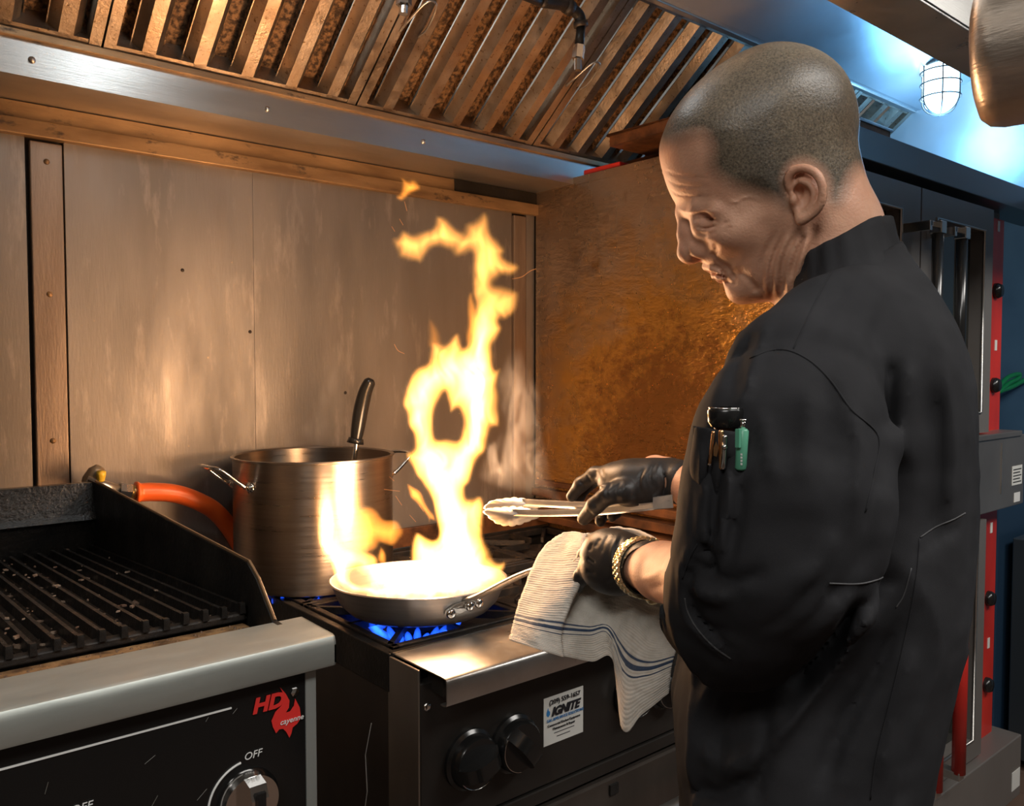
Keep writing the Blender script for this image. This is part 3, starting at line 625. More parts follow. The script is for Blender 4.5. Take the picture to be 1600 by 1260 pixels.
G().tube([W(552, 745, tL), W(550, 800, tL)], .004, 8).lathe([(.0, -.03), (.02, -.026), (.036, -.012), (.042, .008), (.040, .008), (.034, -.011), (.018, -.023), (0, -.027)], W(545, 830, tL)).out('bowl', M_steel, ld, True)

# ================================================================== FRYING PAN
fc = W(655, 905, 1.515)
BZ = .9355
M_pan = mat('pan_aluminium', (.56, .53, .50), .30, .88, (.46, .44, .42), 6, (1, 1, 30), (.3, .7), .40, .22, 26, (.4, .4, 12), bdist=.0006)
pan = thing('frying_pan', 'steel frying pan full of flames, held by its handle over the front burner', 'pan', (fc[0], fc[1], BZ))
def rot_tilt(o): pass
brushed_round(M_pan, .7)
R1 = .160; zz = fc[2]-BZ
prof = [(0, 0), (.108, 0), (.116, .002), (.126, .007), (.143, .024), (.156, zz-.007), (R1-.001, zz-.001), (R1+.002, zz), (R1, zz+.002), (R1-.003, zz+.001), (.153, zz-.007), (.140, .025), (.123, .010), (.112, .004), (0, .004)]
G().lathe(prof, (fc[0], fc[1], BZ), seg=96).out('pan_body', M_pan, pan, 'auto')
he = W(1008, 866, 1.07)     # handle tip, between the cook's hip and the towel
a_ = he-fc; a_[2] = 0; hd = unit(a_); ht = np.array([-hd[1], hd[0], 0])
b0 = fc+hd*(R1-.012)+(0, 0, -.014)
hpth = spline([b0+hd*.006+(0, 0, .004), b0+hd*.05+(0, 0, .022), b0+(he-b0)*.40+(0, 0, .012), b0+(he-b0)*.70+(0, 0, .008), he], 8)
g = G()
v = []; f = []
for k, p in enumerate(hpth):
    s = k/(len(hpth)-1); w = .0115+.004*s; th = .0045
    t = unit(hpth[min(k+1, len(hpth)-1)]-hpth[max(k-1, 0)]); nn = unit(np.cross(t, ht))
    for a in np.linspace(0, 2*math.pi, 14, endpoint=False): v.append(p+ht*w*math.cos(a)+nn*th*math.sin(a))
for k in range(len(hpth)-1):
    for q in range(14): f.append((k*14+q, k*14+(q+1) % 14, (k+1)*14+(q+1) % 14, (k+1)*14+q))
f += [tuple(range(13, -1, -1)), tuple((len(hpth)-1)*14+q for q in range(14))]
hd_o = G().add(v, f).out('pan_handle', M_steel, pan, True)
# riveted bracket: a forked plate hugging the pan wall
ang0 = math.atan2(hd[1], hd[0]); pl = []
def wallpt(da, z, off=.002): r = np.interp(z, [.007, .024, zz-.007, zz], [.126, .143, .156, .162])+off; a = ang0+da; return np.array([fc[0]+r*math.cos(a), fc[1]+r*math.sin(a), BZ+z])
out_ = [(-.26, zz-.022), (-.27, zz-.030), (-.20, zz-.038), (-.08, zz-.032), (.08, zz-.024), (.18, zz-.028), (.22, zz-.019), (.16, zz-.010), (.04, zz-.008), (-.08, zz-.010), (-.18, zz-.014)]
P1 = [wallpt(a, z, .001) for a, z in out_]; P2 = [wallpt(a, z, .0055) for a, z in out_]; N = len(out_)
br = G().add(P1+P2, [(i, (i+1) % N, N+(i+1) % N, N+i) for i in range(N)]+[tuple(range(N)), tuple(range(2*N-1, N-1, -1))]).out('handle_bracket', M_steel, pan)
for da, z in ((-.20, zz-.029), (.02, zz-.020), (.14, zz-.018)):
    c = wallpt(da, z, .004); G().lathe([(.0085, 0), (.0085, .005), (.0055, .008), (0, .008)], c, (math.cos(ang0+da), math.sin(ang0+da), 0), 16).out('rivet', M_chrome, br, True)

pan.rotation_mode = 'QUATERNION'; pan.rotation_quaternion = Matrix.Rotation(math.radians(2.0), 4, Vector(-CR)).to_quaternion()
pan.location.z += .001
# ================================================================== hanging vessel, upper right
M_cop = mat('warm_brushed_steel', (.58, .50, .43), .30, .9, (.46, .38, .31), 7, (2, 2, 9), (.3, .7), .42, .3, 30, (2, 2, 14))
vc = W(1700, 70, .86); vax = unit(CR*.80-CF*.60)
ve = thing('hanging_pot', 'brushed steel pot hanging sideways at the upper right corner, flame glinting on it', 'pot', vc)
Rv = .068; s0 = W(1522, 95, .80)
cv = s0+CR*.0-ZZ*.0
cv = W(1526, 92, .80)+vax*0
G().lathe([(0, -.001), (Rv*.70, .0), (Rv*.86, .003), (Rv*.96, .010), (Rv, .022), (Rv*1.01, .22), (Rv*1.04, .222), (Rv*.98, .224), (Rv*.97, .03), (0, .02)], cv, vax, 64).out('pot_body', M_cop, ve, True)
hb = cv+vax*.20
G().tube(spline([hb+ZZ*Rv, hb+ZZ*(Rv+.05), hb+ZZ*(Rv+.16)], 5), .005, 8).out('hanging_hook', M_steel, ve, True)

# ================================================================== background right of the oven
cb = thing('blue_cabinet', 'dark blue steel cabinet standing beyond the oven', 'cabinet', (3.2, 1.3, 0))
G().box((3.05, 1.1, .03), (3.75, 1.75, 1.02), .004).out('cabinet_body', mat('navy_steel', (.02, .05, .10), .4, .3), cb)
G().box((3.06, 1.085, .06), (3.74, 1.10, 1.0), .004).out('door', mat('navy_door', (.03, .07, .13), .35, .4), cb)
fz = thing('steel_freezer', 'low grey steel freezer beyond the oven foot', 'freezer', (3.4, .9, 0))
G().box((3.12, .80, .04), (3.9, 1.06, .80), .004).out('freezer_body', mat('grey_blue_steel', (.10, .12, .14), .35, .7), fz)
G().box((3.11, .79, .05), (3.13, .80, .78), .002).out('edge_trim', M_steel, fz)
M_green = mat('green_plastic', (.01, .30, .10), .35)
hk = G().tube(spline([at(1560, 605, 1, 1.5), at(1575, 590, 1, 1.5), at(1592, 585, 1, 1.5), at(1590, 592, 1, 1.5), at(1575, 600, 1, 1.5), at(1562, 612, 1, 1.5)], 6), .011, 10).tube(spline([at(1560, 612, 1, 1.5), at(1580, 605, 1, 1.5), at(1612, 590, 1, 1.5), at(1680, 570, 1, 1.5)], 6), .012, 10).out('garden_hose', M_green, None, True)
tag(hk, 'green hose looped on the blue wall beyond the oven', 'hose')
# ================================================================== FLAMES (closed glowing volumes; their brightness is their thickness)
def vnoise(x, y, sd):
    """smooth value noise on arrays"""
    r = np.random.RandomState(sd).rand(64, 64)
    xi = np.floor(x).astype(int); yi = np.floor(y).astype(int); fx = x-xi; fy = y-yi; fx = fx*fx*(3-2*fx); fy = fy*fy*(3-2*fy)
    g = lambda a, b: r[a % 64, b % 64]
    return (g(xi, yi)*(1-fx)+g(xi+1, yi)*fx)*(1-fy)+(g(xi, yi+1)*(1-fx)+g(xi+1, yi+1)*fx)*fy
def segd(X, Y, P, closed=True):
    d = np.full(X.shape, 1e9); n = len(P)
    for i in range(n if closed else n-1):
        x0, y0 = P[i]; x1, y1 = P[(i+1) % n]; dx, dy = x1-x0, y1-y0; L = dx*dx+dy*dy+1e-9
        t = np.clip(((X-x0)*dx+(Y-y0)*dy)/L, 0, 1); d = np.minimum(d, (X-x0-t*dx)**2+(Y-y0-t*dy)**2)
    return np.sqrt(d)
def inside(X, Y, P):
    c = np.zeros(X.shape, bool); n = len(P)
    for i in range(n):
        x0, y0 = P[i]; x1, y1 = P[(i+1) % n]
        if y0 == y1: continue
        m = ((y0 > Y) != (y1 > Y)) & (X < (x1-x0)*(Y-y0)/(y1-y0)+x0); c ^= m
    return c
def smoothpoly(P, n=4):
    P = [np.array(p, float) for p in P]; N = len(P); r = []
    for i in range(N):
        a, b, c, d = P[i-1], P[i], P[(i+1) % N], P[(i+2) % N]
        for k in range(n):
            t = k/n; r.append(.5*((2*b)+(-a+c)*t+(2*a-5*b+4*c-d)*t*t+(-a+3*b-3*c+d)*t**3))
    return r
def flame(name, outer, holes, m, T0, D=30, pw=1.5, step=2.2, t=1.515, wob=.02, sd=1, gain=None, curls=(), streak=.55, bulge=None):
    o = smoothpoly(outer); hs = [smoothpoly(h) for h in holes]
    A = np.array(o); x0, y0 = A.min(0)-3; x1, y1 = A.max(0)+3
    xs = np.arange(x0, x1, step); ys = np.arange(y0, y1, step); X, Y = np.meshgrid(xs, ys)
    # ragged edges: wobble the lookup slightly
    Xw = X+(vnoise(X/14, Y/22, sd+5)-.5)*4; Yw = Y+(vnoise(X/14, Y/16, sd+6)-.5)*5
    ins = inside(Xw, Yw, o); d = segd(Xw, Yw, o)
    for h in hs: ins &= ~inside(Xw, Yw, h); d = np.minimum(d, segd(Xw, Yw, h))
    d = np.where(ins, d, 0)
    T = (np.clip(d/D, 0, 1.6))**pw
    T = T/(1+.25*T)
    st = vnoise(X/7+vnoise(X/30, Y/40, sd)*5, Y/38+vnoise(X/20, Y/30, sd+1)*2, sd+2)
    st2 = vnoise(X/16+vnoise(X/40, Y/50, sd+9)*4, Y/60, sd+3)
    T = T*((1-streak)+streak*1.7*(.55*st+.45*st2))*T0
    if gain is not None: T = T*gain(X, Y)
    for pts, wd_, am in curls:
        q = segd(X, Y, pts, False); T = T*(1+am*np.exp(-(q/wd_)**2))
    T = np.clip(T, 0, None)*ins+.0003
    mid = wob*2*(vnoise(X/60, Y/70, sd+4)-.5)+(bulge(X, Y) if bulge else 0)
    H, Wd = X.shape
    base = CC+CF+CR*((X[..., None]-800)/FPX)-CU*((Y[..., None]-630)/FPX); base = base/1.0
    fr = CC+(base-CC)*(t+mid-T/2)[..., None]; bk = CC+(base-CC)*(t+mid+T/2)[..., None]
    V = np.concatenate([fr.reshape(-1, 3), bk.reshape(-1, 3)])
    act = (T[:-1, :-1]+T[1:, :-1]+T[:-1, 1:]+T[1:, 1:]) > .00125
    idx = np.arange(H*Wd).reshape(H, Wd); a = idx[:-1, :-1][act]; b = idx[:-1, 1:][act]; c = idx[1:, 1:][act]; e = idx[1:, :-1][act]
    Fq = np.concatenate([np.stack([a, e, c, b], 1), np.stack([a, b, c, e], 1)+H*Wd])
    used = np.unique(Fq); mp = np.full(2*H*Wd, -1); mp[used] = np.arange(len(used))
    return V[used], mp[Fq]
M_fl = volmat('flame_glow', (1.0, .40, .075), 140)
M_fl2 = volmat('flame_glow_soft', (1.0, .33, .04), 60)
cf = W(655, 905, 1.515)
fire = thing('pan_fire', 'tall yellow flames leaping from the frying pan', 'fire', (cf[0], cf[1], 1.0))
main = [(523, 905), (516, 880), (505, 862), (497, 842), (497, 808), (506, 822), (513, 846), (519, 838), (524, 815), (531, 845), (548, 858), (575, 862), (590, 872), (589, 888), (570, 900), (556, 893), (548, 900), (556, 912), (600, 916),
        (640, 908), (640, 880), (643, 848), (652, 830), (668, 838), (680, 842), (684, 826), (680, 806), (673, 780), (663, 762), (648, 742), (637, 722), (635, 710), (646, 700), (645, 676), (637, 664), (634, 645), (628, 632), (633, 611), (648, 577), (668, 564), (675, 534), (695, 536), (716, 521), (724, 541), (732, 531),
        (741, 489), (743, 470), (737, 446), (738, 398), (725, 400), (711, 402), (702, 391), (677, 389), (666, 399), (656, 414), (648, 408), (625, 405), (620, 392), (612, 375), (622, 371), (630, 360), (646, 364), (674, 356), (680, 338), (692, 338), (706, 349), (721, 362),
        (730, 350), (744, 343), (757, 329), (764, 337), (768, 361), (781, 377), (791, 389), (789, 400), (813, 416), (802, 431), (781, 434), (774, 443), (783, 447), (798, 451), (809, 458), (806, 484), (791, 501), (781, 502), (786, 512), (777, 531), (769, 542), (770, 558), (774, 578), (783, 575), (778, 600),
        (778, 610), (781, 635), (780, 666), (768, 672), (760, 700), (747, 720), (737, 749), (727, 763), (728, 777), (740, 778), (752, 776), (756, 800), (757, 837), (767, 866), (777, 880), (789, 879), (786, 893), (772, 912), (737, 924), (666, 933), (594, 931), (551, 926)]
hole = [(695, 614), (700, 634), (703, 644), (716, 638), (721, 657), (717, 686), (698, 687), (680, 685), (677, 651), (684, 628)]
def gain(X, Y):
    g = .36+1.0*np.clip((Y-430)/200, 0, 1)+.9*np.clip((Y-690)/100, 0, 1)
    g = g*(1-.55*np.exp(-(((X-780)/22)**2+((Y-470)/40)**2)))
    g = g*(1-.65*np.exp(-(((X-765)/20)**2+((Y-860)/55)**2)))*(1-.6*np.exp(-(((X-735)/14)**2+((Y-815)/40)**2)))
    g = g*(1-.6*np.exp(-(((X-560)/45)**2+((Y-885)/20)**2)))*(1-.6*np.exp(-(((X-600)/50)**2+((Y-905)/12)**2)))
    g = g*(1-.45*np.exp(-(((X-690)/20)**2+((Y-560)/30)**2)))*(1-.5*np.exp(-(((X-770)/14)**2+((Y-640)/40)**2)))*(1-.5*np.exp(-(((X-700)/12)**2+((Y-730)/22)**2)))
    return g
curls = [([(530, 880), (560, 925), (640, 925), (740, 915)], 9, 1.5), ([(600, 915), (660, 895), (720, 900), (775, 905)], 6, .8), ([(750, 400), (745, 480), (755, 560), (745, 640), (740, 700)], 9, 1.0), ([(505, 850), (525, 880), (532, 910)], 6, 1.2), ([(655, 650), (660, 700), (690, 760), (695, 840)], 10, .6)]
def bulge(X, Y): return -.24*np.clip((830-Y)/420, 0, 1)+.015*np.sin(Y/70.)-.05*np.exp(-((X-510)/40)**2)
v, f = flame('f', main, [hole], M_fl, .075, D=24, pw=1.4, sd=3, gain=gain, curls=curls, wob=.02, bulge=bulge)
obj('flame_column', v, f, M_fl, fire, True)
v, f = flame('f', [(627, 277), (636, 282), (646, 279), (657, 293), (650, 300), (641, 306), (630, 316), (619, 310), (627, 300), (629, 288)], [], M_fl2, .06, D=14, pw=1.3, sd=8, wob=.01)
obj('stray_flame', v, f, M_fl2, fire, True)
v, f = flame('f', [(556, 800), (574, 791), (590, 797), (601, 812), (622, 816), (629, 836), (613, 851), (596, 849), (590, 858), (575, 866), (560, 860), (548, 846)], [], M_fl2, .055, D=22, pw=.9, sd=11, t=1.60, wob=.02, streak=.35)
obj('flame_puff', v, f, M_fl2, fire, True)
v, f = flame('f', [(637, 757), (650, 764), (661, 778), (676, 799), (680, 812), (671, 812), (672, 822), (664, 800), (650, 786), (640, 776)], [], M_fl2, .07, D=9, pw=1.2, sd=12, t=1.53)
obj('flame_wisp', v, f, M_fl2, fire, True)
v, f = flame('f', [(590, 868), (596, 855), (603, 868), (601, 882), (592, 880)], [], M_fl2, .05, D=8, pw=1.2, sd=13, t=1.53)
obj('flame_wisp', v, f, M_fl2, fire, True)
v, f = flame('f', [(671, 505), (676, 498), (688, 520), (690, 540), (676, 545), (668, 540)], [], M_fl2, .014, D=12, pw=1.2, sd=14, t=1.56)
obj('flame_wisp', v, f, M_fl2, fire, True)
v, f = flame('f', [(731, 470), (739, 460), (744, 500), (738, 535), (728, 536)], [], M_fl2, .03, D=8, pw=1.2, sd=15, t=1.56)
obj('flame_wisp', v, f, M_fl2, fire, True)
# a low bed of fire spread across the pan, with real depth
g = G(); rs = random.Random(5)
for k in range(46):
    a = rs.uniform(0, 2*math.pi); r = .10*math.sqrt(rs.random()); h = rs.uniform(.018, .045); w = rs.uniform(.008, .015)
    b = np.array([fc[0]+r*math.cos(a), fc[1]+r*math.sin(a), BZ+.012]); l = np.array([rs.uniform(-.012, .012), rs.uniform(-.012, .012), 0])
    g.tube([b, b+(0, 0, h*.3)+l*.3, b+(0, 0, h*.7)+l, b+(0, 0, h)+l*1.8], [w*.7, w, w*.6, .0005], 8)
o = g.out('flame_bed', volmat('flame_bed_glow', (1, .42, .10), 70), fire, True); o['kind'] = 'stuff'
# sparks
g = G()
for px_ in ([(800, 436), (815, 433), (828, 424), (838, 420)], [(612, 354), (617, 362)], [(616, 538), (622, 548), (632, 553)], [(630, 352), (624, 342)], [(618, 775), (628, 790)], [(640, 805), (650, 816)], [(655, 790), (662, 800)], [(608, 745), (616, 752)], [(632, 315), (636, 330)], [(600, 765), (625, 768)]):
    g.tube(spline([W(x, y, 1.57) for x, y in px_], 4), .0007, 5)
g.out('sparks', volmat('spark_glow', (1, .30, .06), 420), fire)['kind'] = 'stuff'
# steam and smoke: thin scattering veils
M_smoke = volmat('smoke', (.95, .92, .9), 0, scat=1.3)
smk = thing('steam', 'thin wisps of smoke drifting beside the flames', 'smoke', W(830, 800, 1.6))
def wisp(outer, T0, D, sd, t, streak=.95, parent=smk, step=2.6):
    v, f = flame('s', outer, [], M_smoke, T0, D=D, pw=1.1, sd=sd, t=t, wob=.05, streak=streak, step=step); o = obj('wisp', v, f, M_smoke, parent, True); o['kind'] = 'stuff'; return o
wisp([(775, 600), (790, 560), (812, 540), (826, 580), (845, 610), (850, 680), (862, 740), (880, 790), (840, 775), (800, 770), (770, 760), (748, 745), (765, 700), (784, 660)], .16, 30, 21, 1.55)
wisp([(800, 590), (806, 548), (814, 600), (812, 660), (822, 720), (800, 740), (790, 680)], .10, 10, 22, 1.5)
wisp([(760, 700), (775, 690), (782, 725), (790, 745), (776, 740), (764, 742)], .10, 8, 23, 1.5)
st = thing('pot_steam', 'faint steam curling up from the stock pot', 'steam', W(500, 700, 1.7))
wisp([(470, 680), (468, 665), (482, 650), (492, 620), (510, 590), (525, 560), (530, 600), (515, 640), (520, 680), (500, 700), (480, 690)], .09, 16, 24, 1.68, parent=st)
# ================================================================== SCULPTING KIT: signed-distance fields on a grid, turned into meshes
# person frame: u to the photo's right, v up, w towards the camera; origin where the head stands
PA = math.radians(56.4); PN = np.array([math.sin(PA), math.cos(PA), 0]); PU = np.array([math.cos(PA), -math.sin(PA), 0])
D0 = .872; PO = PN*D0+np.array([0, 0, 0.])
def f2w(q): q = np.asarray(q, float); return PO+q[..., 0:1]*PU+q[..., 1:2]*ZZ-q[..., 2:3]*PN
def w2f(P): P = np.asarray(P, float)-PO; return np.stack([P@PU, P[..., 2], -(P@PN)], -1)
def hp(x, y, w=0.):
    d = ray(x, y); k = (D0-w)/(d@PN); P = CC+d*k; return np.array([P@PU-0, P[2], w])
def f2px(q):
    P = f2w(q)-CC; t = P@CF; return 800+FPX*(P@CR)/t, 630-FPX*(P@CU)/t
def tdep(x, y, t): return w2f(W(x, y, t))
class Field:
    def __init__(s, lo, hi, h, frame=True):
        s.lo = np.array(lo, float); s.h = h; s.n = np.ceil((np.array(hi)-s.lo)/h).astype(int)+1; s.frame = frame
        s.f = np.full(s.n, .5, np.float32); s.ax = [(s.lo[i]+h*np.arange(s.n[i])).astype(np.float32) for i in range(3)]
    def sub(s, lo, hi):
        a = np.clip(np.floor((np.array(lo)-s.lo)/s.h).astype(int), 0, s.n); b = np.clip(np.ceil((np.array(hi)-s.lo)/s.h).astype(int)+1, 0, s.n)
        sl = tuple(slice(a[i], b[i]) for i in range(3))
        return sl, s.ax[0][sl[0]][:, None, None], s.ax[1][sl[1]][None, :, None], s.ax[2][sl[2]][None, None, :]
    def comb(s, sl, d, k, op='u'):
        a = s.f[sl]
        if a.size == 0: return
        if op == 'u':
            if k: h = np.clip(.5+.5*(d-a)/k, 0, 1); s.f[sl] = d*(1-h)+a*h-k*h*(1-h)
            else: s.f[sl] = np.minimum(a, d)
        else:
            d = -d; 
            if k: h = np.clip(.5-.5*(d-a)/k, 0, 1); s.f[sl] = d*(1-h)+a*h+k*h*(1-h)
            else: s.f[sl] = np.maximum(a, d)
    def cap(s, a, b, ra, rb, k=.01, op='u'):
        a, b = np.array(a, float), np.array(b, float); m = max(ra, rb)+k+2*s.h
        sl, X, Y, Z = s.sub(np.minimum(a, b)-m, np.maximum(a, b)+m); ab = b-a; L = ab@ab+1e-12
        t = np.clip(((X-a[0])*ab[0]+(Y-a[1])*ab[1]+(Z-a[2])*ab[2])/L, 0, 1)
        d = np.sqrt((X-a[0]-t*ab[0])**2+(Y-a[1]-t*ab[1])**2+(Z-a[2]-t*ab[2])**2)-(ra+(rb-ra)*t)
        s.comb(sl, d.astype(np.float32), k, op); return s
    def chain(s, P, R_, k=.01, op='u'):
        for i in range(len(P)-1): s.cap(P[i], P[i+1], R_[i], R_[i+1], k, op)
        return s
    def ell(s, c, r, k=.01, op='u', rot=None):
        c = np.array(c, float); r = np.array(r, float) if hasattr(r, '__len__') else np.array([r]*3, float); m = max(r)+k+2*s.h
        sl, X, Y, Z = s.sub(c-m, c+m); P = (X-c[0], Y-c[1], Z-c[2])
        if rot is not None: P = [rot[0, i]*P[0]+rot[1, i]*P[1]+rot[2, i]*P[2] for i in range(3)]
        q = np.sqrt((P[0]/r[0])**2+(P[1]/r[1])**2+(P[2]/r[2])**2); g = np.sqrt((P[0]/r[0]**2)**2+(P[1]/r[1]**2)**2+(P[2]/r[2]**2)**2)+1e-6
        s.comb(sl, (q*(q-1)/g).astype(np.float32), k, op); return s
    def pix(s, sl=None):
        X, Y, Z = s.ax[0][:, None, None], s.ax[1][None, :, None], s.ax[2][None, None, :]
        ex = [float(PU@CR), 0., float(-PN@CR)]; ef = [float(PU@CF), float(ZZ@CF), float(-PN@CF)]; eu = [float(PU@CU), float(ZZ@CU), float(-PN@CU)]; o = PO-CC
        t = o@CF+ef[0]*X+ef[1]*Y+ef[2]*Z
        return 800+FPX*(o@CR+ex[0]*X+ex[1]*Y+ex[2]*Z)/t, 630-FPX*(o@CU+eu[0]*X+eu[1]*Y+eu[2]*Z)/t
    def crease(s, pts, width, depth, wmin=0., n=6, taper=True, pixc=None):
        """furrow (depth>0) or ridge (depth<0) along a line of photo pixels, on the side facing the camera; width in px"""
        P = np.array(spline([np.array([*p, 0.]) for p in pts], n))[:, :2]
        q0, q1 = P.min(0)-3*width, P.max(0)+3*width
        PX, PY = pixc; band = np.abs(s.f) < 3*s.h+abs(depth)*2
        m = band & (PX > q0[0]) & (PX < q1[0]) & (PY > q0[1]) & (PY < q1[1]) & (np.broadcast_to(s.ax[2][None, None, :], s.f.shape) > wmin)
        if not m.any(): return s
        x, y = PX[m], PY[m]; d2 = np.full(x.shape, 1e9, np.float32); tt = np.zeros(x.shape, np.float32)
        for i in range(len(P)-1):
            dx, dy = P[i+1]-P[i]; L = dx*dx+dy*dy+1e-9; t = np.clip(((x-P[i][0])*dx+(y-P[i][1])*dy)/L, 0, 1); e = (x-P[i][0]-t*dx)**2+(y-P[i][1]-t*dy)**2
            k = e < d2; d2 = np.where(k, e, d2); tt = np.where(k, (i+t)/(len(P)-1), tt)
        a = np.minimum(1, np.minimum(tt, 1-tt)*5+.15) if taper else 1
        s.f[m] += (depth*a*np.exp(-d2/width**2)).astype(np.float32); return s
    def mesh(s):
        f = s.f; n = f.shape; sg = f < 0
        c = np.zeros(tuple(k-1 for k in n), np.int8)
        for i in (0, 1):
            for j in (0, 1):
                for k in (0, 1): c += sg[i:n[0]-1+i, j:n[1]-1+j, k:n[2]-1+k]
        act = (c > 0) & (c < 8); I = np.argwhere(act); vid = np.full(c.shape, -1, np.int64); vid[act] = np.arange(len(I))
        acc = np.zeros((len(I), 3)); cnt = np.zeros(len(I)); cor = [(i, j, k) for i in (0, 1) for j in (0, 1) for k in (0, 1)]
        for a in cor:
            for ax in range(3):
                if a[ax]: continue
                b = list(a); b[ax] = 1
                fa = f[I[:, 0]+a[0], I[:, 1]+a[1], I[:, 2]+a[2]]; fb = f[I[:, 0]+b[0], I[:, 1]+b[1], I[:, 2]+b[2]]
                m = (fa < 0) != (fb < 0); t = fa/(fa-fb+1e-20); p = np.array(a, float)[None]+np.zeros((len(I), 3)); p[:, ax] += t
                acc[m] += p[m]; cnt[m] += 1
        V = (I+acc/cnt[:, None])*s.h+s.lo; Q = []
        for ax in range(3):
            o1, o2 = [(1, 2), (2, 0), (0, 1)][ax]
            A = sg[tuple(slice(0, n[i]-1) if i == ax else slice(1, n[i]-1) for i in range(3))]; B = sg[tuple(slice(1, n[i]) if i == ax else slice(1, n[i]-1) for i in range(3))]
            for flip, mm in ((False, A & ~B), (True, ~A & B)):
                J = np.argwhere(mm)
                if not len(J): continue
                J = J.copy()
                for i in range(3):
                    if i != ax: J[:, i] += 1
                def g(d1, d2): K = J.copy(); K[:, o1] -= d1; K[:, o2] -= d2; return vid[K[:, 0], K[:, 1], K[:, 2]]
                q = np.stack([g(1, 1), g(0, 1), g(0, 0), g(1, 0)], 1); Q.append(q[:, ::-1] if flip else q)
        return (V if not s.frame else f2w(V)), np.concatenate(Q)
def smooth_noise3(P, sc, sd):
    """three crossed 2-D value noises: cheap 3-D variation"""
    return (vnoise(P[:, 0]*sc, P[:, 1]*sc, sd)+vnoise(P[:, 1]*sc+7, P[:, 2]*sc, sd+1)+vnoise(P[:, 2]*sc, P[:, 0]*sc+3, sd+2))/3-.5

# ================================================================== THE COOK
# ---- head: side outline, swept to a rounded skull, then the features
prof_h = [(1036, 214), (1031, 232), (1031, 250), (1036, 272), (1043, 294), (1052, 313), (1062, 326), (1069, 335), (1075, 352), (1083, 374), (1091, 396), (1098, 408), (1103, 417), (1109, 423), (1117, 427), (1126, 432), (1132, 440), (1141, 445), (1147, 453), (1153, 463), (1166, 468), (1184, 465), (1200, 463), (1215, 462), (1232, 470), (1262, 468), (1300, 440), (1342, 380), (1356, 335), (1345, 295), (1339, 262), (1340, 225), (1343, 192), (1337, 155), (1320, 118), (1292, 92), (1258, 77), (1222, 72), (1186, 77), (1148, 93), (1108, 119), (1073, 152), (1048, 186)]
PH = smoothpoly([hp(x, y)[:2] for x, y in prof_h], 3)
hl, hh = hp(1010, 500)[:2], hp(1380, 50)[:2]
HF_ = Field((hl[0]-.005, hl[1]-.04, -.092), (hh[0]+.02, hh[1]+.01, .105), .00165)
U2, V2 = np.meshgrid(HF_.ax[0], HF_.ax[1], indexing='ij')
U2 = U2.astype(float); V2 = V2.astype(float)
sd2 = segd(U2, V2, PH); sd2 = np.where(inside(U2, V2, PH), sd2, -sd2)
ctr = hp(1195, 200)[:2]; chn = hp(1150, 450)[:2]; ax_ = chn-ctr; La = np.linalg.norm(ax_); ax_ /= La
s_ = np.clip(((U2-ctr[0])*ax_[0]+(V2-ctr[1])*ax_[1])/La, 0, 1)
Wm = .0785-.027*s_**1.5; Dm = .088-.004*s_
WSURF = Wm*np.sqrt(np.clip(1-(1-np.clip(sd2/Dm, 0, 1))**2, 0, 1))
w3 = np.abs(HF_.ax[2])[None, None, :]
q = np.sqrt((1-np.clip(sd2/Dm, -9, 1))[..., None]**2+(w3/Wm[..., None])**2)
HF_.f = np.minimum(.5, (q-1)*.045).astype(np.float32)
gz = np.sqrt(((1-np.clip(sd2/Dm, -9, 1))/Dm)[..., None]**2+(w3/(Wm**2)[..., None])**2)+1e-6
HF_.f = np.clip(q*(q-1)/gz, -.05, .3).astype(np.float32)
def ws(x, y):
    w = .05
    for _ in range(8):
        p = hp(x, y, w); i = int(round((p[0]-HF_.lo[0])/HF_.h)); j = int(round((p[1]-HF_.lo[1])/HF_.h))
        w = WSURF[min(max(i, 0), WSURF.shape[0]-1), min(max(j, 0), WSURF.shape[1]-1)]
    return w
def hs_(x, y, off=0., mir=False): w = ws(x, y)+off; p = hp(x, y, w); return p
H = HF_
def both(fn, c, *a, **k):
    """apply on the near side and mirrored on the far side"""
    fn(c, *a, **k); m = np.array(c, float); m[..., 2] *= -1; fn(m, *a, **k)
# neck
H.chain([hp(1262, 300), hp(1290, 375), hp(1306, 445), hp(1318, 500)], [.050, .050, .052, .056], .02)
# nose
rn = hp(1072, 341, 0); tip = hp(1078, 393, 0)
H.chain([rn, hp(1074, 365, 0), tip], [.0062, .0090, .0112], .008)
H.ell(hp(1079, 394, .0), (.0128, .0112, .0128), .006)
for sgn in (1, -1):
    a = hp(1100, 388, .0165*1.0); a[2] *= sgn; H.ell(a, (.0145, .0108, .0066), .006)
    b = hp(1086, 374, .006); b[2] *= sgn; H.cap(rn, b, .006, .009, .008)
n1_ = hp(1092, 402, .010); H.ell(n1_, (.0055, .0032, .0035), .002, 's'); n1_[2] *= -1; H.ell(n1_, (.0055, .0032, .0035), .002, 's')
# lips, chin
for sgn in (1, -1):
    for P_, R_ in (([(1103, 417, .002), (1114, 421, .014), (1126, 428, .021)], [.0034, .0032, .0018]), ([(1117, 430, .002), (1124, 432, .012), (1130, 435, .019)], [.0038, .0034, .0016])):
        q_ = [hp(*p) for p in P_]
        for v_ in q_: v_[2] *= sgn
        H.chain(q_, R_, .004)
H.ell(hp(1156, 452, 0), (.014, .014, .020), .012)
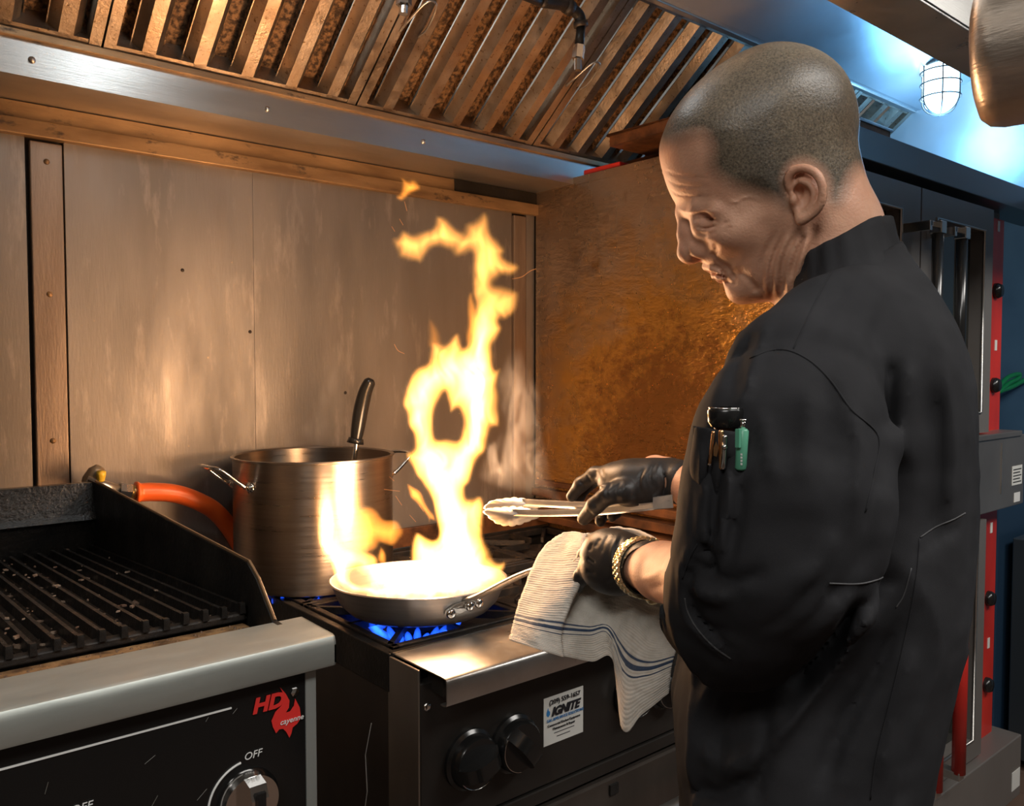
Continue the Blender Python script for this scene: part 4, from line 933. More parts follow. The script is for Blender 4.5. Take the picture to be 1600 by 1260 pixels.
# brow, socket, lid, cheek (near side mirrored)
def near_and_far(fn):
    fn(1); fn(-1)
def brow(s):
    q_ = [hs_(1066, 329, -.004), hs_(1092, 327, -.0045), hs_(1122, 329, -.0050), hs_(1143, 338, -.006)]
    for v_ in q_: v_[2] *= s
    H.chain(q_, [.0055, .0068, .0064, .005], .008)
near_and_far(brow)
def socket(s):
    a = hs_(1094, 349, .0040); a[2] *= s; H.ell(a, (.0170, .0090, .0075), .012, 's')
    e = hs_(1102, 352, -.0112); e[2] *= s; H.ell(e, .0138, .008)
    c = hs_(1148, 366, -.010); c[2] *= s; H.ell(c, (.024, .013, .013), .014)
    j = hs_(1215, 420, -.014); j[2] *= s; H.ell(j, (.022, .018, .016), .014)
    j1 = hs_(1232, 395, -.010); j2 = hs_(1186, 446, -.011); j1[2] *= s; j2[2] *= s; H.cap(j1, j2, .012, .012, .016)
    t = hs_(1165, 318, .0075); t[2] *= s; H.ell(t, (.018, .016, .009), .012, 's')
near_and_far(socket)
PIX = H.pix(); PIX = tuple(p.astype(np.float32) for p in PIX)
def hc(pts, w, d, wm=.008): H.crease(pts, w, d, wm, pixc=PIX)
hc([(1085, 353), (1096, 357), (1110, 356), (1120, 352)], 1.6, .0016)      # closed lid line
hc([(1084, 344), (1098, 341), (1114, 343), (1124, 348)], 1.8, .0012)      # upper lid crease
hc([(1088, 363), (1104, 367), (1120, 362)], 3, .0010)                     # bag under the eye
hc([(1112, 392), (1120, 402), (1134, 414), (1146, 428), (1150, 442)], 5, .0020)   # nasolabial
hc([(1152, 424), (1166, 432), (1178, 446), (1184, 458)], 6, .0022)      # jowl
hc([(1108, 424), (1116, 427), (1126, 431), (1136, 435)], 2.0, .0016, .0)  # mouth
hc([(1116, 381), (1120, 390), (1113, 398)], 3.5, .0016)                   # wing of the nose
hc([(1134, 438), (1142, 444), (1152, 444)], 4, .002)
for k, (x, d) in enumerate(((1189, .0014), (1203, .0022), (1221, .0021), (1238, .0017))):
    hc([(x+24, 362), (x+8, 395), (x+1, 425), (x+2, 465)], 4.2, d)
    hc([(x+33, 362), (x+17, 395), (x+9, 425), (x+10, 465)], 4.2, -d*.9)
hc([(1262, 352), (1256, 385), (1246, 420), (1232, 455)], 6, -.0030)
hc([(1276, 350), (1268, 385), (1258, 420)], 7, .002)
hc([(1190, 340), (1205, 370), (1206, 400)], 14, .0012)
for k, (y0, y1) in enumerate(((266, 276), (280, 291), (296, 306))): hc([(1036+5*k, y0), (1060, y1-2), (1090, y1+2), (1112, y1)], 1.5, .0007)
hc([(1130, 350), (1142, 346)], 1.5, .0008); hc([(1130, 355), (1144, 356)], 1.5, .0008); hc([(1128, 360), (1141, 365)], 1.5, .0008)
hc([(1190, 312), (1166, 308), (1150, 316), (1138, 314)], 1.6, -.0010)     # temple vein
hc([(1058, 326), (1075, 331), (1095, 330), (1125, 331)], 3, -.0010)
# ear
wE = ws(1240, 305)
def ep(x, y, o): return hp(x, y, wE+o)
H.ell(ep(1257, 303, .004), (.0150, .0225, .0075), .004, rot=basis(unit([1, .12, .55]), unit([-.12, 1, 0]), unit([-.55, 0, 1])))
hel = spline([ep(1240, 300, .002), ep(1232, 287, .004), ep(1234, 272, .008), ep(1250, 263, .012), ep(1271, 268, .017), ep(1284, 286, .019), ep(1285, 310, .017), ep(1276, 328, .013), ep(1262, 340, .009), ep(1251, 345, .006)], 4)
H.chain(hel, [.0034]*len(hel), .0022)
H.ell(ep(1252, 338, .005), (.0058, .0075, .0045), .004)
H.ell(ep(1253, 309, .0135), (.0085, .0135, .0085), .002, 's'); H.ell(ep(1248, 300, .007), (.0050, .007, .009), .002, 's')
anti = spline([ep(1250, 283, .0105), ep(1264, 288, .013), ep(1272, 303, .013), ep(1266, 322, .0105), ep(1256, 331, .008)], 3)
H.chain(anti, [.0021]*len(anti), .002)
H.ell(ep(1240, 312, .005), (.0038, .0055, .005), .003)
hv, hf_ = H.mesh()
# vertex mask for the close-cropped scalp
hx, hy, _t = topx(hv.reshape(-1, 3).T.T[0]) if False else (0, 0, 0)
dd = hv-CC; tt_ = dd@CF; hx = 800+FPX*(dd@CR)/tt_; hy = 630-FPX*(dd@CU)/tt_
hairp = smoothpoly([(1000, 232), (1034, 228), (1068, 214), (1098, 208), (1112, 230), (1113, 262), (1140, 286), (1176, 300), (1212, 312), (1228, 322), (1230, 300), (1228, 278), (1240, 258), (1262, 255), (1282, 268), (1292, 285), (1296, 312), (1310, 318), (1322, 292), (1340, 262), (1400, 240), (1400, 30), (1000, 30)], 3)
ins_ = inside(hx, hy, hairp); dsd = segd(hx, hy, hairp); mask = np.clip(.5+np.where(ins_, dsd, -dsd)/30, 0, 1)
earp = inside(hx, hy, [(1228, 300), (1226, 275), (1238, 258), (1262, 256), (1284, 266), (1292, 290), (1290, 320), (1270, 345), (1246, 352), (1236, 330)]); fr_ = w2f(hv); mask[earp & (fr_[:, 2] > wE+.0015)] = 0

# ---- the rest of the body (mostly inside the clothes), one low-resolution field
LSH, RSH = hp(1245, 585, .145), hp(1232, 560, -.165)
LEL = tdep(1178, 925, .735); LWR = tdep(992, 884, 1.02)
RWR = tdep(1048, 748, 1.22); REL = tdep(1190, 800, 1.10)
def rows(y): return hp(1300, y)[1]
B = Field((-.17, .0, -.30), (.36, 1.40, .27), .0065)
cx = lambda x, y, w=0.: hp(x, y, w)
B.chain([hp(1335, 480), hp(1335, 560), hp(1325, 700), hp(1310, 900), hp(1275, 1080)], [.045, .070, .085, .085, .085], .03)
B.chain([LSH, hp(1335, 520), RSH], [.035, .05, .035], .02)
hipc = hp(1270, 1180); fx = hipc[0]
feet = []
for s in (1, -1):
    hpj = np.array([fx, .92, .085*s]); kn = np.array([fx-.02, .50, .10*s]); an = np.array([fx+.01, .085, .11*s]); to = np.array([fx-.14, .03, .13*s]); feet.append((hpj, kn, an, to))
    B.chain([hpj, kn, an], [.075, .055, .038], .02); B.chain([an-(0, .03, 0), to], [.032, .026], .01)
B.chain([LSH, LEL+(0, .01, 0)], [.04, .034], .02); B.chain([RSH, REL], [.04, .034], .02)
el2 = LEL+(LWR-LEL)*.35
bv, bf = B.mesh()
# forearms at finer resolution
def fore(el, wr, lo_pad=.07):
    a = np.minimum(el, wr)-lo_pad; b = np.maximum(el, wr)+lo_pad; F = Field(a, b, .003)
    m1 = el+(wr-el)*.28; m2 = el+(wr-el)*.7; dn_ = wr-el; dn_ /= np.linalg.norm(dn_)
    F.chain([el, m1, m2, wr, wr+dn_*.03], [.040, .0425, .031, .0265, .027], .015)
    F.f = F.f; return F
FA_ = fore(LEL, LWR); pxa = tuple(p.astype(np.float32) for p in FA_.pix())
FA_.crease([(1040, 880), (1020, 900), (1000, 905)], 5, -.0015, -1, pixc=pxa); FA_.crease([(1064, 900), (1035, 915), (1012, 922)], 5, .0015, -1, pixc=pxa)
fv1, ff1 = FA_.mesh(); fv2, ff2 = fore(REL, RWR).mesh()
Vs = [hv, bv, fv1, fv2]; Fs = [hf_, bf, ff1, ff2]; off = 0; FF = []
for v_, f_ in zip(Vs, Fs): FF.append(f_+off); off += len(v_)
allv = np.concatenate(Vs); allf = np.concatenate(FF)
M_skin = bpy.data.materials.new('skin'); M_skin.use_nodes = True; nt = M_skin.node_tree; b = nt.nodes['Principled BSDF']
at_ = nt.nodes.new('ShaderNodeAttribute'); at_.attribute_name = 'hair'
sk = ramp(nt, noise(nt, 30, (1, 1, 1), 4), (.56, .285, .18), (.68, .38, .25), .3, .7)
stb = ramp(nt, noise(nt, 480, (1, 1, 1), 3, .7), (.050, .040, .030), (.23, .185, .135), .30, .72)
pat = ramp(nt, noise(nt, 16, (1, 1, 1), 3), (.55, .55, .55), (1.25, 1.2, 1.1), .3, .7)
hcol = mix(nt, 1.0, stb, pat, 'MULTIPLY')
nt.links.new(mix(nt, at_.outputs['Fac'], sk, hcol), b.inputs['Base Color'])
rr_ = ramp(nt, at_.outputs['Fac'], (.52,)*3, (.40,)*3, 0, 1); nt.links.new(rr_, b.inputs['Roughness']); b.inputs['Subsurface Weight'].default_value = .12; b.inputs['Subsurface Radius'].default_value = (.012, .004, .002); b.inputs['Subsurface Scale'].default_value = .5
bp_n = nt.nodes.new('ShaderNodeBump'); bp_n.inputs['Strength'].default_value = .35; bp_n.inputs['Distance'].default_value = .0012; nt.links.new(noise(nt, 420, (1, 1, 1), 3), bp_n.inputs['Height']); nt.links.new(bp_n.outputs[0], b.inputs['Normal'])
MATS['skin'] = M_skin
pbase = f2w(np.array([fx, 0, 0.]))
man = obj('person', allv, allf, M_skin, None, True, org=pbase)
tag(man, 'shaven-headed man in a black chef jacket looking down at the flaming pan', 'person')
atr = man.data.attributes.new('hair', 'FLOAT', 'POINT'); vals = np.zeros(len(allv), np.float32); vals[:len(hv)] = mask
if len(man.data.vertices) == len(allv): atr.data.foreach_set('value', vals)

# ---- jacket
J = Field((-.165, .70, -.30), (.345, 1.53, .285), .0042)
rws = [(395, 1360, 1400, .045), (430, 1315, 1432, .066), (470, 1262, 1463, .110), (520, 1205, 1489, .145), (560, 1180, 1502, .158), (640, 1158, 1511, .165), (760, 1142, 1513, .163), (830, 1130, 1508, .163), (900, 1110, 1503, .165), (1000, 1072, 1487, .168), (1100, 1056, 1461, .178), (1200, 1060, 1440, .182), (1300, 1064, 1424, .186), (1450, 1068, 1405, .190)]
zl = np.array([hp((l+r)/2, y)[1] for y, l, r, b_ in rws]); ul = np.array([hp(l, y)[0] for y, l, r, b_ in rws]); ur = np.array([hp(r, y)[0] for y, l, r, b_ in rws]); bb = np.array([b_ for *_, b_ in rws])
o_ = np.argsort(zl); zl, ul, ur, bb = zl[o_], ul[o_], ur[o_], bb[o_]
Vv = J.ax[1].astype(float)
def sm(a): 
    r = np.interp(Vv, zl, a); k = np.ones(15)/15; return np.convolve(np.pad(r, 7, 'edge'), k, 'valid')
UL, UR, BB = sm(ul), sm(ur), sm(bb)
cu_ = ((UL+UR)/2)[None, :, None]; ca = ((UR-UL)/2)[None, :, None]; cb_ = BB[None, :, None]
# the body faces a little away from the camera: shear the section so that the near shoulder leads
Xg = J.ax[0][:, None, None]; Zg = J.ax[2][None, None, :]
du = np.abs(Xg-cu_+.10*Zg*0)/ca; dw = np.abs(Zg)/cb_
q = (du**2.35+dw**2.35)**(1/2.35); J.f = np.broadcast_to(((q-1)*np.minimum(ca, cb_)*.95), J.f.shape).astype(np.float32).copy()
J.f = np.maximum(J.f, (J.ax[1][None, :, None]-hp(1340, 388)[1]).astype(np.float32))
hem_z = .775
J.f = np.maximum(J.f, (hem_z-J.ax[1])[None, :, None].astype(np.float32))
J.chain([hp(1335, 470), hp(1310, 508, .09), LSH], [.044, .046, .054], .025)
J.chain([hp(1330, 480), hp(1282, 515, -.10), RSH], [.044, .056, .056], .025)
SLV = [hp(1252, 612, .150), hp(1236, 690, .180), hp(1226, 780, .196), hp(1208, 865, .200), hp(1168, 930, .190), hp(1122, 935, .160)]
J.chain(SLV, [.064, .074, .077, .074, .062, .052], .010)
# droop of the wide sleeve mouth
J.chain([hp(1190, 940, .190), hp(1150, 982, .184), hp(1120, 970, .170)], [.050, .041, .036], .018)
# right sleeve, seen only from beyond
J.chain([RSH, REL+(0, .01, 0), REL+(RWR-REL)*.22], [.062, .056, .052], .02)
# open neckline, cut just under the collar seam
pb, pf = hp(1404, 391), hp(1229, 476); sl_ = (pb[1]-pf[1])/(pb[0]-pf[0])
J.f = np.maximum(J.f, (J.ax[1][None, :, None]-(pf[1]+(J.ax[0][:, None, None]-pf[0])*sl_)-.004).astype(np.float32)*.8)
# hollow mouths
mdir = unit(LWR-LEL); mth = hp(1100, 925, .155)
J.cap(mth+mdir*.10, mth-mdir*.015, .047, .043, .004, 's')
rm = REL+(RWR-REL)*.28; J.cap(rm+unit(RWR-REL)*.08, rm-unit(RWR-REL)*.02, .046, .042, .004, 's')
PJ = tuple(p.astype(np.float32) for p in J.pix())
def jc(pts, w, d, wm=-.05): J.crease(pts, w, d, wm, pixc=PJ)
# long folds, px lines: + furrow, - ridge
for pts, w, d in (([(1392, 560), (1385, 620), (1376, 690)], 24, .005), ([(1374, 700), (1362, 780), (1345, 860), (1300, 930), (1230, 1000)], 12, .004),
        ([(1420, 560), (1412, 640), (1418, 740)], 18, -.005), ([(1455, 600), (1462, 720), (1450, 860)], 16, .004), ([(1480, 560), (1488, 700), (1480, 800)], 12, -.003),
        ([(1385, 930), (1330, 1010), (1270, 1090), (1215, 1160)], 15, -.009), ([(1345, 930), (1290, 1010), (1230, 1080)], 13, .009), ([(1410, 960), (1360, 1060), (1310, 1150), (1280, 1240)], 16, .007),
        ([(1430, 1010), (1400, 1110), (1370, 1230)], 12, -.004), ([(1240, 1120), (1180, 1180), (1130, 1200), (1085, 1160)], 18, -.006), ([(1180, 1210), (1130, 1240), (1080, 1230)], 14, .006),
        ([(1150, 1080), (1125, 1150), (1120, 1230)], 14, .005), ([(1200, 1100), (1195, 1180), (1180, 1260)], 9, .004), ([(1110, 1060), (1085, 1130), (1080, 1230)], 10, -.004),
        # sleeve
        ([(1128, 700), (1118, 780), (1112, 860)], 7, .006), ([(1142, 720), (1136, 790), (1122, 870)], 6, -.006), ([(1104, 740), (1098, 800), (1100, 860)], 6, -.004),
        ([(1165, 740), (1150, 820), (1135, 900)], 9, .005), ([(1190, 640), (1200, 700), (1215, 760)], 13, -.004), ([(1290, 590), (1300, 660), (1296, 740)], 14, .004), ([(1262, 600), (1262, 680), (1250, 760)], 12, -.003),
        ([(1330, 640), (1345, 720), (1335, 800)], 11, -.005), ([(1310, 830), (1280, 880), (1230, 920)], 14, -.004), ([(1290, 900), (1240, 950), (1190, 985)], 10, .003),
        ([(1100, 870), (1120, 900), (1160, 905), (1200, 890)], 12, .006), ([(1080, 905), (1100, 930), (1140, 935)], 9, -.005), ([(1075, 940), (1100, 975), (1140, 990)], 8, .004),
        # chest front and shoulders
        ([(1185, 520), (1160, 560), (1140, 620)], 10, .004), ([(1205, 500), (1180, 560), (1165, 620), (1150, 640)], 7, -.004), ([(1330, 440), (1290, 490), (1262, 540)], 12, .003), ([(1380, 440), (1350, 500), (1330, 560)], 18, -.003),
        ([(1150, 560), (1190, 545), (1225, 552)], 4, .0025)):
    jc(pts, w, d)
jc([(1092, 846), (1078, 868), (1068, 895), (1066, 925), (1072, 955), (1088, 985), (1112, 1012), (1145, 1036)], 5, -.0035); jc([(1104, 852), (1092, 880), (1082, 905), (1082, 930), (1090, 955), (1104, 978), (1125, 1000), (1152, 1020)], 4, .0035)
for k in range(9): x = 1082+k*8; y = 962+k*8.5; jc([(x-6, y+8), (x+9, y-8)], 2.6, .002)
jc([(1096, 852), (1112, 862), (1120, 880), (1114, 898)], 7, .008)
# gathers under the back belt seams
for k in range(9): x = 1432+k*8; y = 848-k*5; jc([(x, y), (x-3, y+26)], 2.6, .0022)
for k in range(12): x = 1296+k*10; y = 914-k*2; jc([(x, y), (x-4, y+24)], 3, .0022)
jv, jf = J.mesh()
fr_ = w2f(jv); ra_ = 1-np.abs(smooth_noise3(fr_*np.array([1, .6, 1]), 13, 61))*9; nz = smooth_noise3(fr_, 22, 31)*.008+smooth_noise3(fr_, 80, 41)*.002+np.clip(ra_, 0, 1)**2*.0045*np.clip((1.42-fr_[:, 1])/.25, .25, 1)
M_cloth = mat('black_cotton', (.034, .034, .037), .72, 0., (.022, .022, .024), 10, (1, 1, 1), (.3, .7), bump=.22, bscale=1400, bdist=.0006, spec=.14)
nt = M_cloth.node_tree; b = nt.nodes['Principled BSDF']; b.inputs['IOR'].default_value = 1.2
me_tmp = bpy.data.meshes.new('t'); me_tmp.from_pydata([], [], [])
jk = obj('chef_jacket', jv, jf, M_cloth, man, True)
nrm = np.empty(len(jk.data.vertices)*3, np.float32); jk.data.vertex_normals.foreach_get('vector', nrm); nrm = nrm.reshape(-1, 3)
co = np.empty(len(jk.data.vertices)*3, np.float32); jk.data.vertices.foreach_get('co', co); co = co.reshape(-1, 3)
if len(co) == len(nz): co += nrm*nz[:, None]; jk.data.vertices.foreach_set('co', co.ravel().astype(np.float32)); jk.data.update()
jv = co+pbase
bvh = BVHTree.FromPolygons([tuple(p) for p in jv], [tuple(int(i) for i in q_) for q_ in jf])
def on_jacket(x, y, lift=.0008):
    d = Vector(ray(x, y)).normalized(); h = bvh.ray_cast(Vector(CC), d, 3.)
    return None if h[0] is None else np.array(h[0]-d*lift)
def seam(name, pts, r=.0009, m=None, lift=.0002, parent=jk, n=8):
    r = r*.75
    P = [on_jacket(p[0], p[1], lift) for p in spline([np.array([*q_, 0.]) for q_ in pts], n)]; P = [p for p in P if p is not None]
    if len(P) < 2: return
    Q = [P[0]]
    for p in P[1:]:
        if np.linalg.norm(p-Q[-1]) < .06: Q.append(p)
    if len(Q) > 2: G().tube(Q, r, 6).out(name, m or M_cloth, parent, True)
M_seam = mat('worn_seam', (.055, .055, .058), .7)
seam('armhole_seam', [(1172, 560), (1200, 549), (1232, 548), (1268, 566), (1300, 598), (1330, 640), (1372, 682), (1366, 740), (1352, 800)], .0011)
seam('yoke_seam', [(1318, 405), (1300, 425), (1270, 480), (1240, 545)], .0008)
seam('back_belt_seam', [(1438, 840), (1462, 824), (1490, 812), (1508, 802)], .0009, M_seam)
seam('back_belt_seam', [(1296, 912), (1340, 913), (1372, 906), (1390, 896), (1424, 886)], .0009, M_seam)
seam('side_seam', [(1437, 842), (1432, 900), (1418, 980), (1395, 1080), (1370, 1180), (1360, 1250)], .0009)
seam('side_seam', [(1424, 888), (1412, 930), (1400, 950)], .0008, M_seam)
seam('sleeve_hem', [(1070, 935), (1074, 955), (1086, 978), (1102, 998), (1120, 1015), (1142, 1030)], .0010, M_seam)
seam('sleeve_hem', [(1090, 850), (1078, 872), (1066, 905)], .0010)
# collar: a standing band around the neck
TOP = [hp(1390, 337, 0), hp(1362, 341, .044), hp(1316, 366, .064), hp(1272, 388, .056), hp(1243, 412, .030), hp(1227, 438, 0), hp(1246, 425, -.03), hp(1290, 395, -.056), hp(1340, 360, -.058), hp(1380, 342, -.03)]
BOT = [hp(1404, 391, 0), hp(1378, 392, .056), hp(1322, 408, .083), hp(1272, 428, .074), hp(1240, 452, .040), hp(1229, 474, 0), hp(1240, 470, -.035), hp(1290, 440, -.07), hp(1345, 410, -.075), hp(1395, 398, -.04)]
def closed_spline(P, n):
    r = []; N = len(P)
    for i in range(N):
        a, b, c, d = P[i-1], P[i], P[(i+1) % N], P[(i+2) % N]
        for k in range(n):
            t = k/n; r.append(.5*((2*b)+(-a+c)*t+(2*a-5*b+4*c-d)*t*t+(-a+3*b-3*c+d)*t**3))
    return r
T_, B_ = closed_spline(TOP, 8), closed_spline(BOT, 8); N = len(T_); ctrc = np.mean(T_, 0); rings = []
for s, th in ((-.5, .004), (-.15, .0015), (.0, .0), (.25, .0005), (.5, .0), (.75, .0005), (.97, .0), (1., -.0015), (.97, -.0035), (.5, -.0035), (.0, -.0035)):
    ring = []
    for i in range(N):
        p = B_[i]+(T_[i]-B_[i])*s; o = p-ctrc; o[1] = 0; o = o/np.linalg.norm(o); p = p+o*.004*np.array([.3, 0, 1.]); wr = .0012*math.sin(i*1.3)+.0008*math.sin(i*2.9+s*5); ring.append(p+o*(th+wr))
    rings.append(ring)
vv = [p for r_ in rings for p in r_]; ff = [(k*N+i, k*N+(i+1) % N, (k+1)*N+(i+1) % N, (k+1)*N+i) for k in range(len(rings)-1) for i in range(N)]
collar = obj('collar', f2w(np.array(vv)), ff, M_cloth, jk, True)
G().tube([f2w((B_[i]+(T_[i]-B_[i])*.05))+(f2w(B_[i])-f2w(ctrc))*0 for i in range(N)], .0012, 6, closed=True).out('collar_seam', M_seam, jk, True)
# trousers and shoes
TR = Field((fx-.22, .03, -.24), (fx+.2, 1.0, .24), .007)
for hpj, kn, an, to in feet: TR.chain([hpj-(0, .07, 0), kn, an+(0, .03, 0)], [.088, .075, .062], .02)
TR.ell((fx, .84, 0), (.095, .08, .14), .03)
tv, tf = TR.mesh(); obj('trousers', tv, tf, mat('dark_trousers', (.02, .02, .022), .75), man, True)
for hpj, kn, an, to in feet:
    S = Field(np.minimum(an, to)-.07, np.maximum(an, to)+.07, .004); S.chain([an+(.03, -.045, 0), an+(-.05, -.05, 0), to+(0, .01, 0)], [.042, .046, .042], .02)
    S.f = np.maximum(S.f, (.002-S.ax[1])[None, :, None]); v_, f_ = S.mesh(); obj('shoe', v_, f_, M_knob, man, True)
# ================================================================== GLOVES
M_glove = mat('black_nitrile', (.022, .020, .019), .42, 0., (.035, .03, .028), 30, (1, 1, 1), (.3, .7), bump=.25, bscale=240, bdist=.0008, spec=.4)
def glove(name, F, creases, label):
    P_ = tuple(p.astype(np.float32) for p in F.pix())
    for pts, w, d in creases: F.crease(pts, w, d, -9, pixc=P_)
    v_, f_ = F.mesh(); fr = w2f(v_); o = obj(name, v_, f_, M_glove, man, True); o['label'] = label; return o
T = tdep
L = Field(T(890, 830, 1.08)-(.02, .13, .12), T(1010, 830, 1.08)+(.03, .04, .12), .0018)
wv = LWR; fdv = unit(LWR-LEL)
L.chain([wv-fdv*.030, wv, T(972, 879, 1.035), T(955, 872, 1.055)], [.0300, .0285, .033, .034], .018)
L.ell(T(950, 868, 1.07), (.033, .030, .040), .02); L.ell(T(952, 897, 1.045), (.030, .022, .026), .02)
for P_, R_ in (([T(944, 850, 1.12), T(928, 847, 1.135), T(917, 858, 1.15), T(926, 880, 1.16)], [.0145, .0118, .0110, .0095]),
               ([T(938, 852, 1.10), T(921, 853, 1.115), T(911, 868, 1.13), T(918, 890, 1.14)], [.0145, .0120, .0110, .0095]),
               ([T(936, 866, 1.075), T(917, 868, 1.09), T(907, 884, 1.10), T(910, 904, 1.115)], [.0145, .0118, .0108, .0095]),
               ([T(936, 884, 1.055), T(918, 888, 1.065), T(908, 902, 1.075), T(903, 917, 1.09)], [.0135, .0108, .0098, .0080]),
               ([T(958, 856, 1.13), T(945, 868, 1.155), T(935, 888, 1.155)], [.0150, .0125, .0105])):
    L.chain(P_, R_, .006)
cuff = [wv-fdv*.020, wv-fdv*.046]; L.chain(cuff, [.0305, .0325], .006)
glove('glove', L, [([(972, 838), (962, 860), (962, 885), (970, 905)], 2.2, .0016), ([(966, 836), (955, 862), (956, 890)], 2.2, -.0012), ([(978, 846), (968, 870), (969, 892)], 2, -.0012), ([(952, 836), (944, 850), (940, 866)], 2.5, .0013), ([(938, 842), (930, 856)], 2.5, .0013),
     ([(925, 850), (921, 862)], 2.2, .0015), ([(918, 872), (930, 880)], 2.2, .0018), ([(916, 892), (930, 897)], 2.2, .0018), ([(905, 870), (911, 880)], 2, .0012), ([(960, 900), (945, 912)], 2.5, .0010)], 'left glove closed round the towel and pan handle')
R = Field(T(880, 800, 1.3)-(.02, .05, .06), T(1060, 715, 1.2)+(.06, .04, .07), .0019)
R.chain([RWR, T(1020, 752, 1.22), T(985, 755, 1.235), T(962, 752, 1.25)], [.0285, .0305, .0325, .0270], .016)
R.ell(T(990, 750, 1.25), (.048, .024, .032), .015); R.ell(T(1000, 770, 1.215), (.032, .018, .018), .015)
for P_, R_ in (([T(958, 742, 1.25), T(930, 742, 1.275), T(908, 757, 1.29), T(893, 776, 1.30)], [.0150, .0122, .0108, .0085]),
               ([T(958, 744, 1.275), T(932, 747, 1.305), T(914, 763, 1.315), T(903, 782, 1.31)], [.0140, .0115, .0102, .0085]),
               ([T(975, 768, 1.205), T(950, 772, 1.205), T(930, 790, 1.215), T(912, 811, 1.235)], [.0185, .0150, .0125, .0098]),
               ([T(970, 765, 1.28), T(948, 785, 1.30), T(942, 804, 1.28), T(938, 815, 1.265)], [.0130, .0110, .0100, .0085]),
               ([T(988, 770, 1.27), T(970, 790, 1.28), T(962, 800, 1.26), T(956, 808, 1.25)], [.0120, .0100, .0090, .0075])):
    R.chain(P_, R_, .006)
rdv = unit(RWR-REL); R.chain([RWR-rdv*.0, RWR-rdv*.018], [.0300, .0330], .005)
R.cap(RWR-rdv*.012, RWR-rdv*.06, .0285, .031, .002, 's')
glove('glove', R, [([(1022, 725), (1016, 745), (1020, 765)], 2.2, .0015), ([(1030, 722), (1026, 745), (1032, 770)], 2.2, -.0015), ([(1012, 735), (1004, 752), (1008, 772)], 2.2, -.0012), ([(1008, 730), (999, 750), (1000, 775)], 2, .0012),
     ([(1035, 735), (1040, 755), (1034, 775)], 2.5, .0022), ([(972, 752), (962, 768), (965, 784)], 2, .0012), ([(980, 756), (972, 772), (974, 788)], 2, -.0010), ([(955, 755), (948, 768)], 2, .0014), ([(946, 766), (952, 782)], 1.8, .0013), ([(938, 776), (946, 792)], 1.8, .0013), ([(928, 786), (937, 798)], 1.8, .0013), ([(918, 796), (928, 807)], 1.8, .0013),
     ([(940, 733), (944, 746)], 2, .0013), ([(930, 735), (934, 748)], 2, .0012), ([(917, 742), (924, 754)], 2, .0013), ([(906, 752), (914, 760)], 2, .0013), ([(944, 762), (930, 768), (915, 778)], 3.0, .0028)], 'right glove pinching the tongs')

# ================================================================== WATCH
wc = f2w(LWR-fdv*.030); axw = unit(f2w(LWR)-f2w(LEL)); 
u_ = unit(np.cross(axw, ZZ)); v_ = np.cross(u_, axw)
if (u_@PN) > 0: u_ = -u_         # u_ points towards the camera side
M_gold = mat('pale_gold', (.95, .80, .48), .25, .8); M_gold2 = mat('gold', (.88, .66, .30), .25, .8)
wt = thing('wristwatch', 'gold link wristwatch worn over the left glove cuff', 'watch', wc)
RW = .0345; face_a = math.radians(-118)   # angle of the case round the wrist (0 = towards the camera, 90 = up)
def wpt(a, r, h): return wc+u_*math.cos(a)*r+v_*math.sin(a)*r+axw*h
n = 34
gb, gc = G(), G()
for k in range(n):
    a = 2*math.pi*k/n
    if abs((a-face_a+math.pi) % (2*math.pi)-math.pi) < .42: continue
    for j, (h0, h1) in enumerate(((-.0098, -.0038), (-.0034, .0034), (.0038, .0098))):
        aa = a+(.5*2*math.pi/n if j == 1 else 0); w_ = math.pi/n*.86; g = gb if j != 1 else gc; q_ = []
        for r_ in (RW-.001, RW+.0018):
            q_ += [wpt(aa-w_, r_, h0), wpt(aa+w_, r_, h0), wpt(aa+w_, r_, h1), wpt(aa-w_, r_, h1)]
        q_ += [wpt(aa, RW+.0028, (h0+h1)/2)]
        g.add(q_, [(3, 2, 1, 0), (0, 1, 5, 4), (1, 2, 6, 5), (2, 3, 7, 6), (3, 0, 4, 7), (4, 5, 8), (5, 6, 8), (6, 7, 8), (7, 4, 8)])
o = gb.out('bracelet_links', M_gold, wt); o['kind'] = 'stuff'; o = gc.out('bracelet_center_links', M_gold2, wt); o['kind'] = 'stuff'
fn_ = unit(wpt(face_a, 1, 0)-wc); cc = wc+fn_*(RW-.002)
G().lathe([(0, 0), (.016, 0), (.0175, .002), (.0175, .006), (.0160, .0085), (.0145, .009), (0, .009)], cc, fn_, 36).out('case', M_gold, wt, 'auto')
G().lathe([(.0, .0093), (.0135, .0092), (.0135, .0088)], cc, fn_, 30).out('crystal', M_glassdark, wt, True)
G().lathe([(.003, -.003), (.003, .003), (0, .003)], cc+axw*-.019+fn_*.004, axw, 10).out('crown', M_gold2, wt, True)

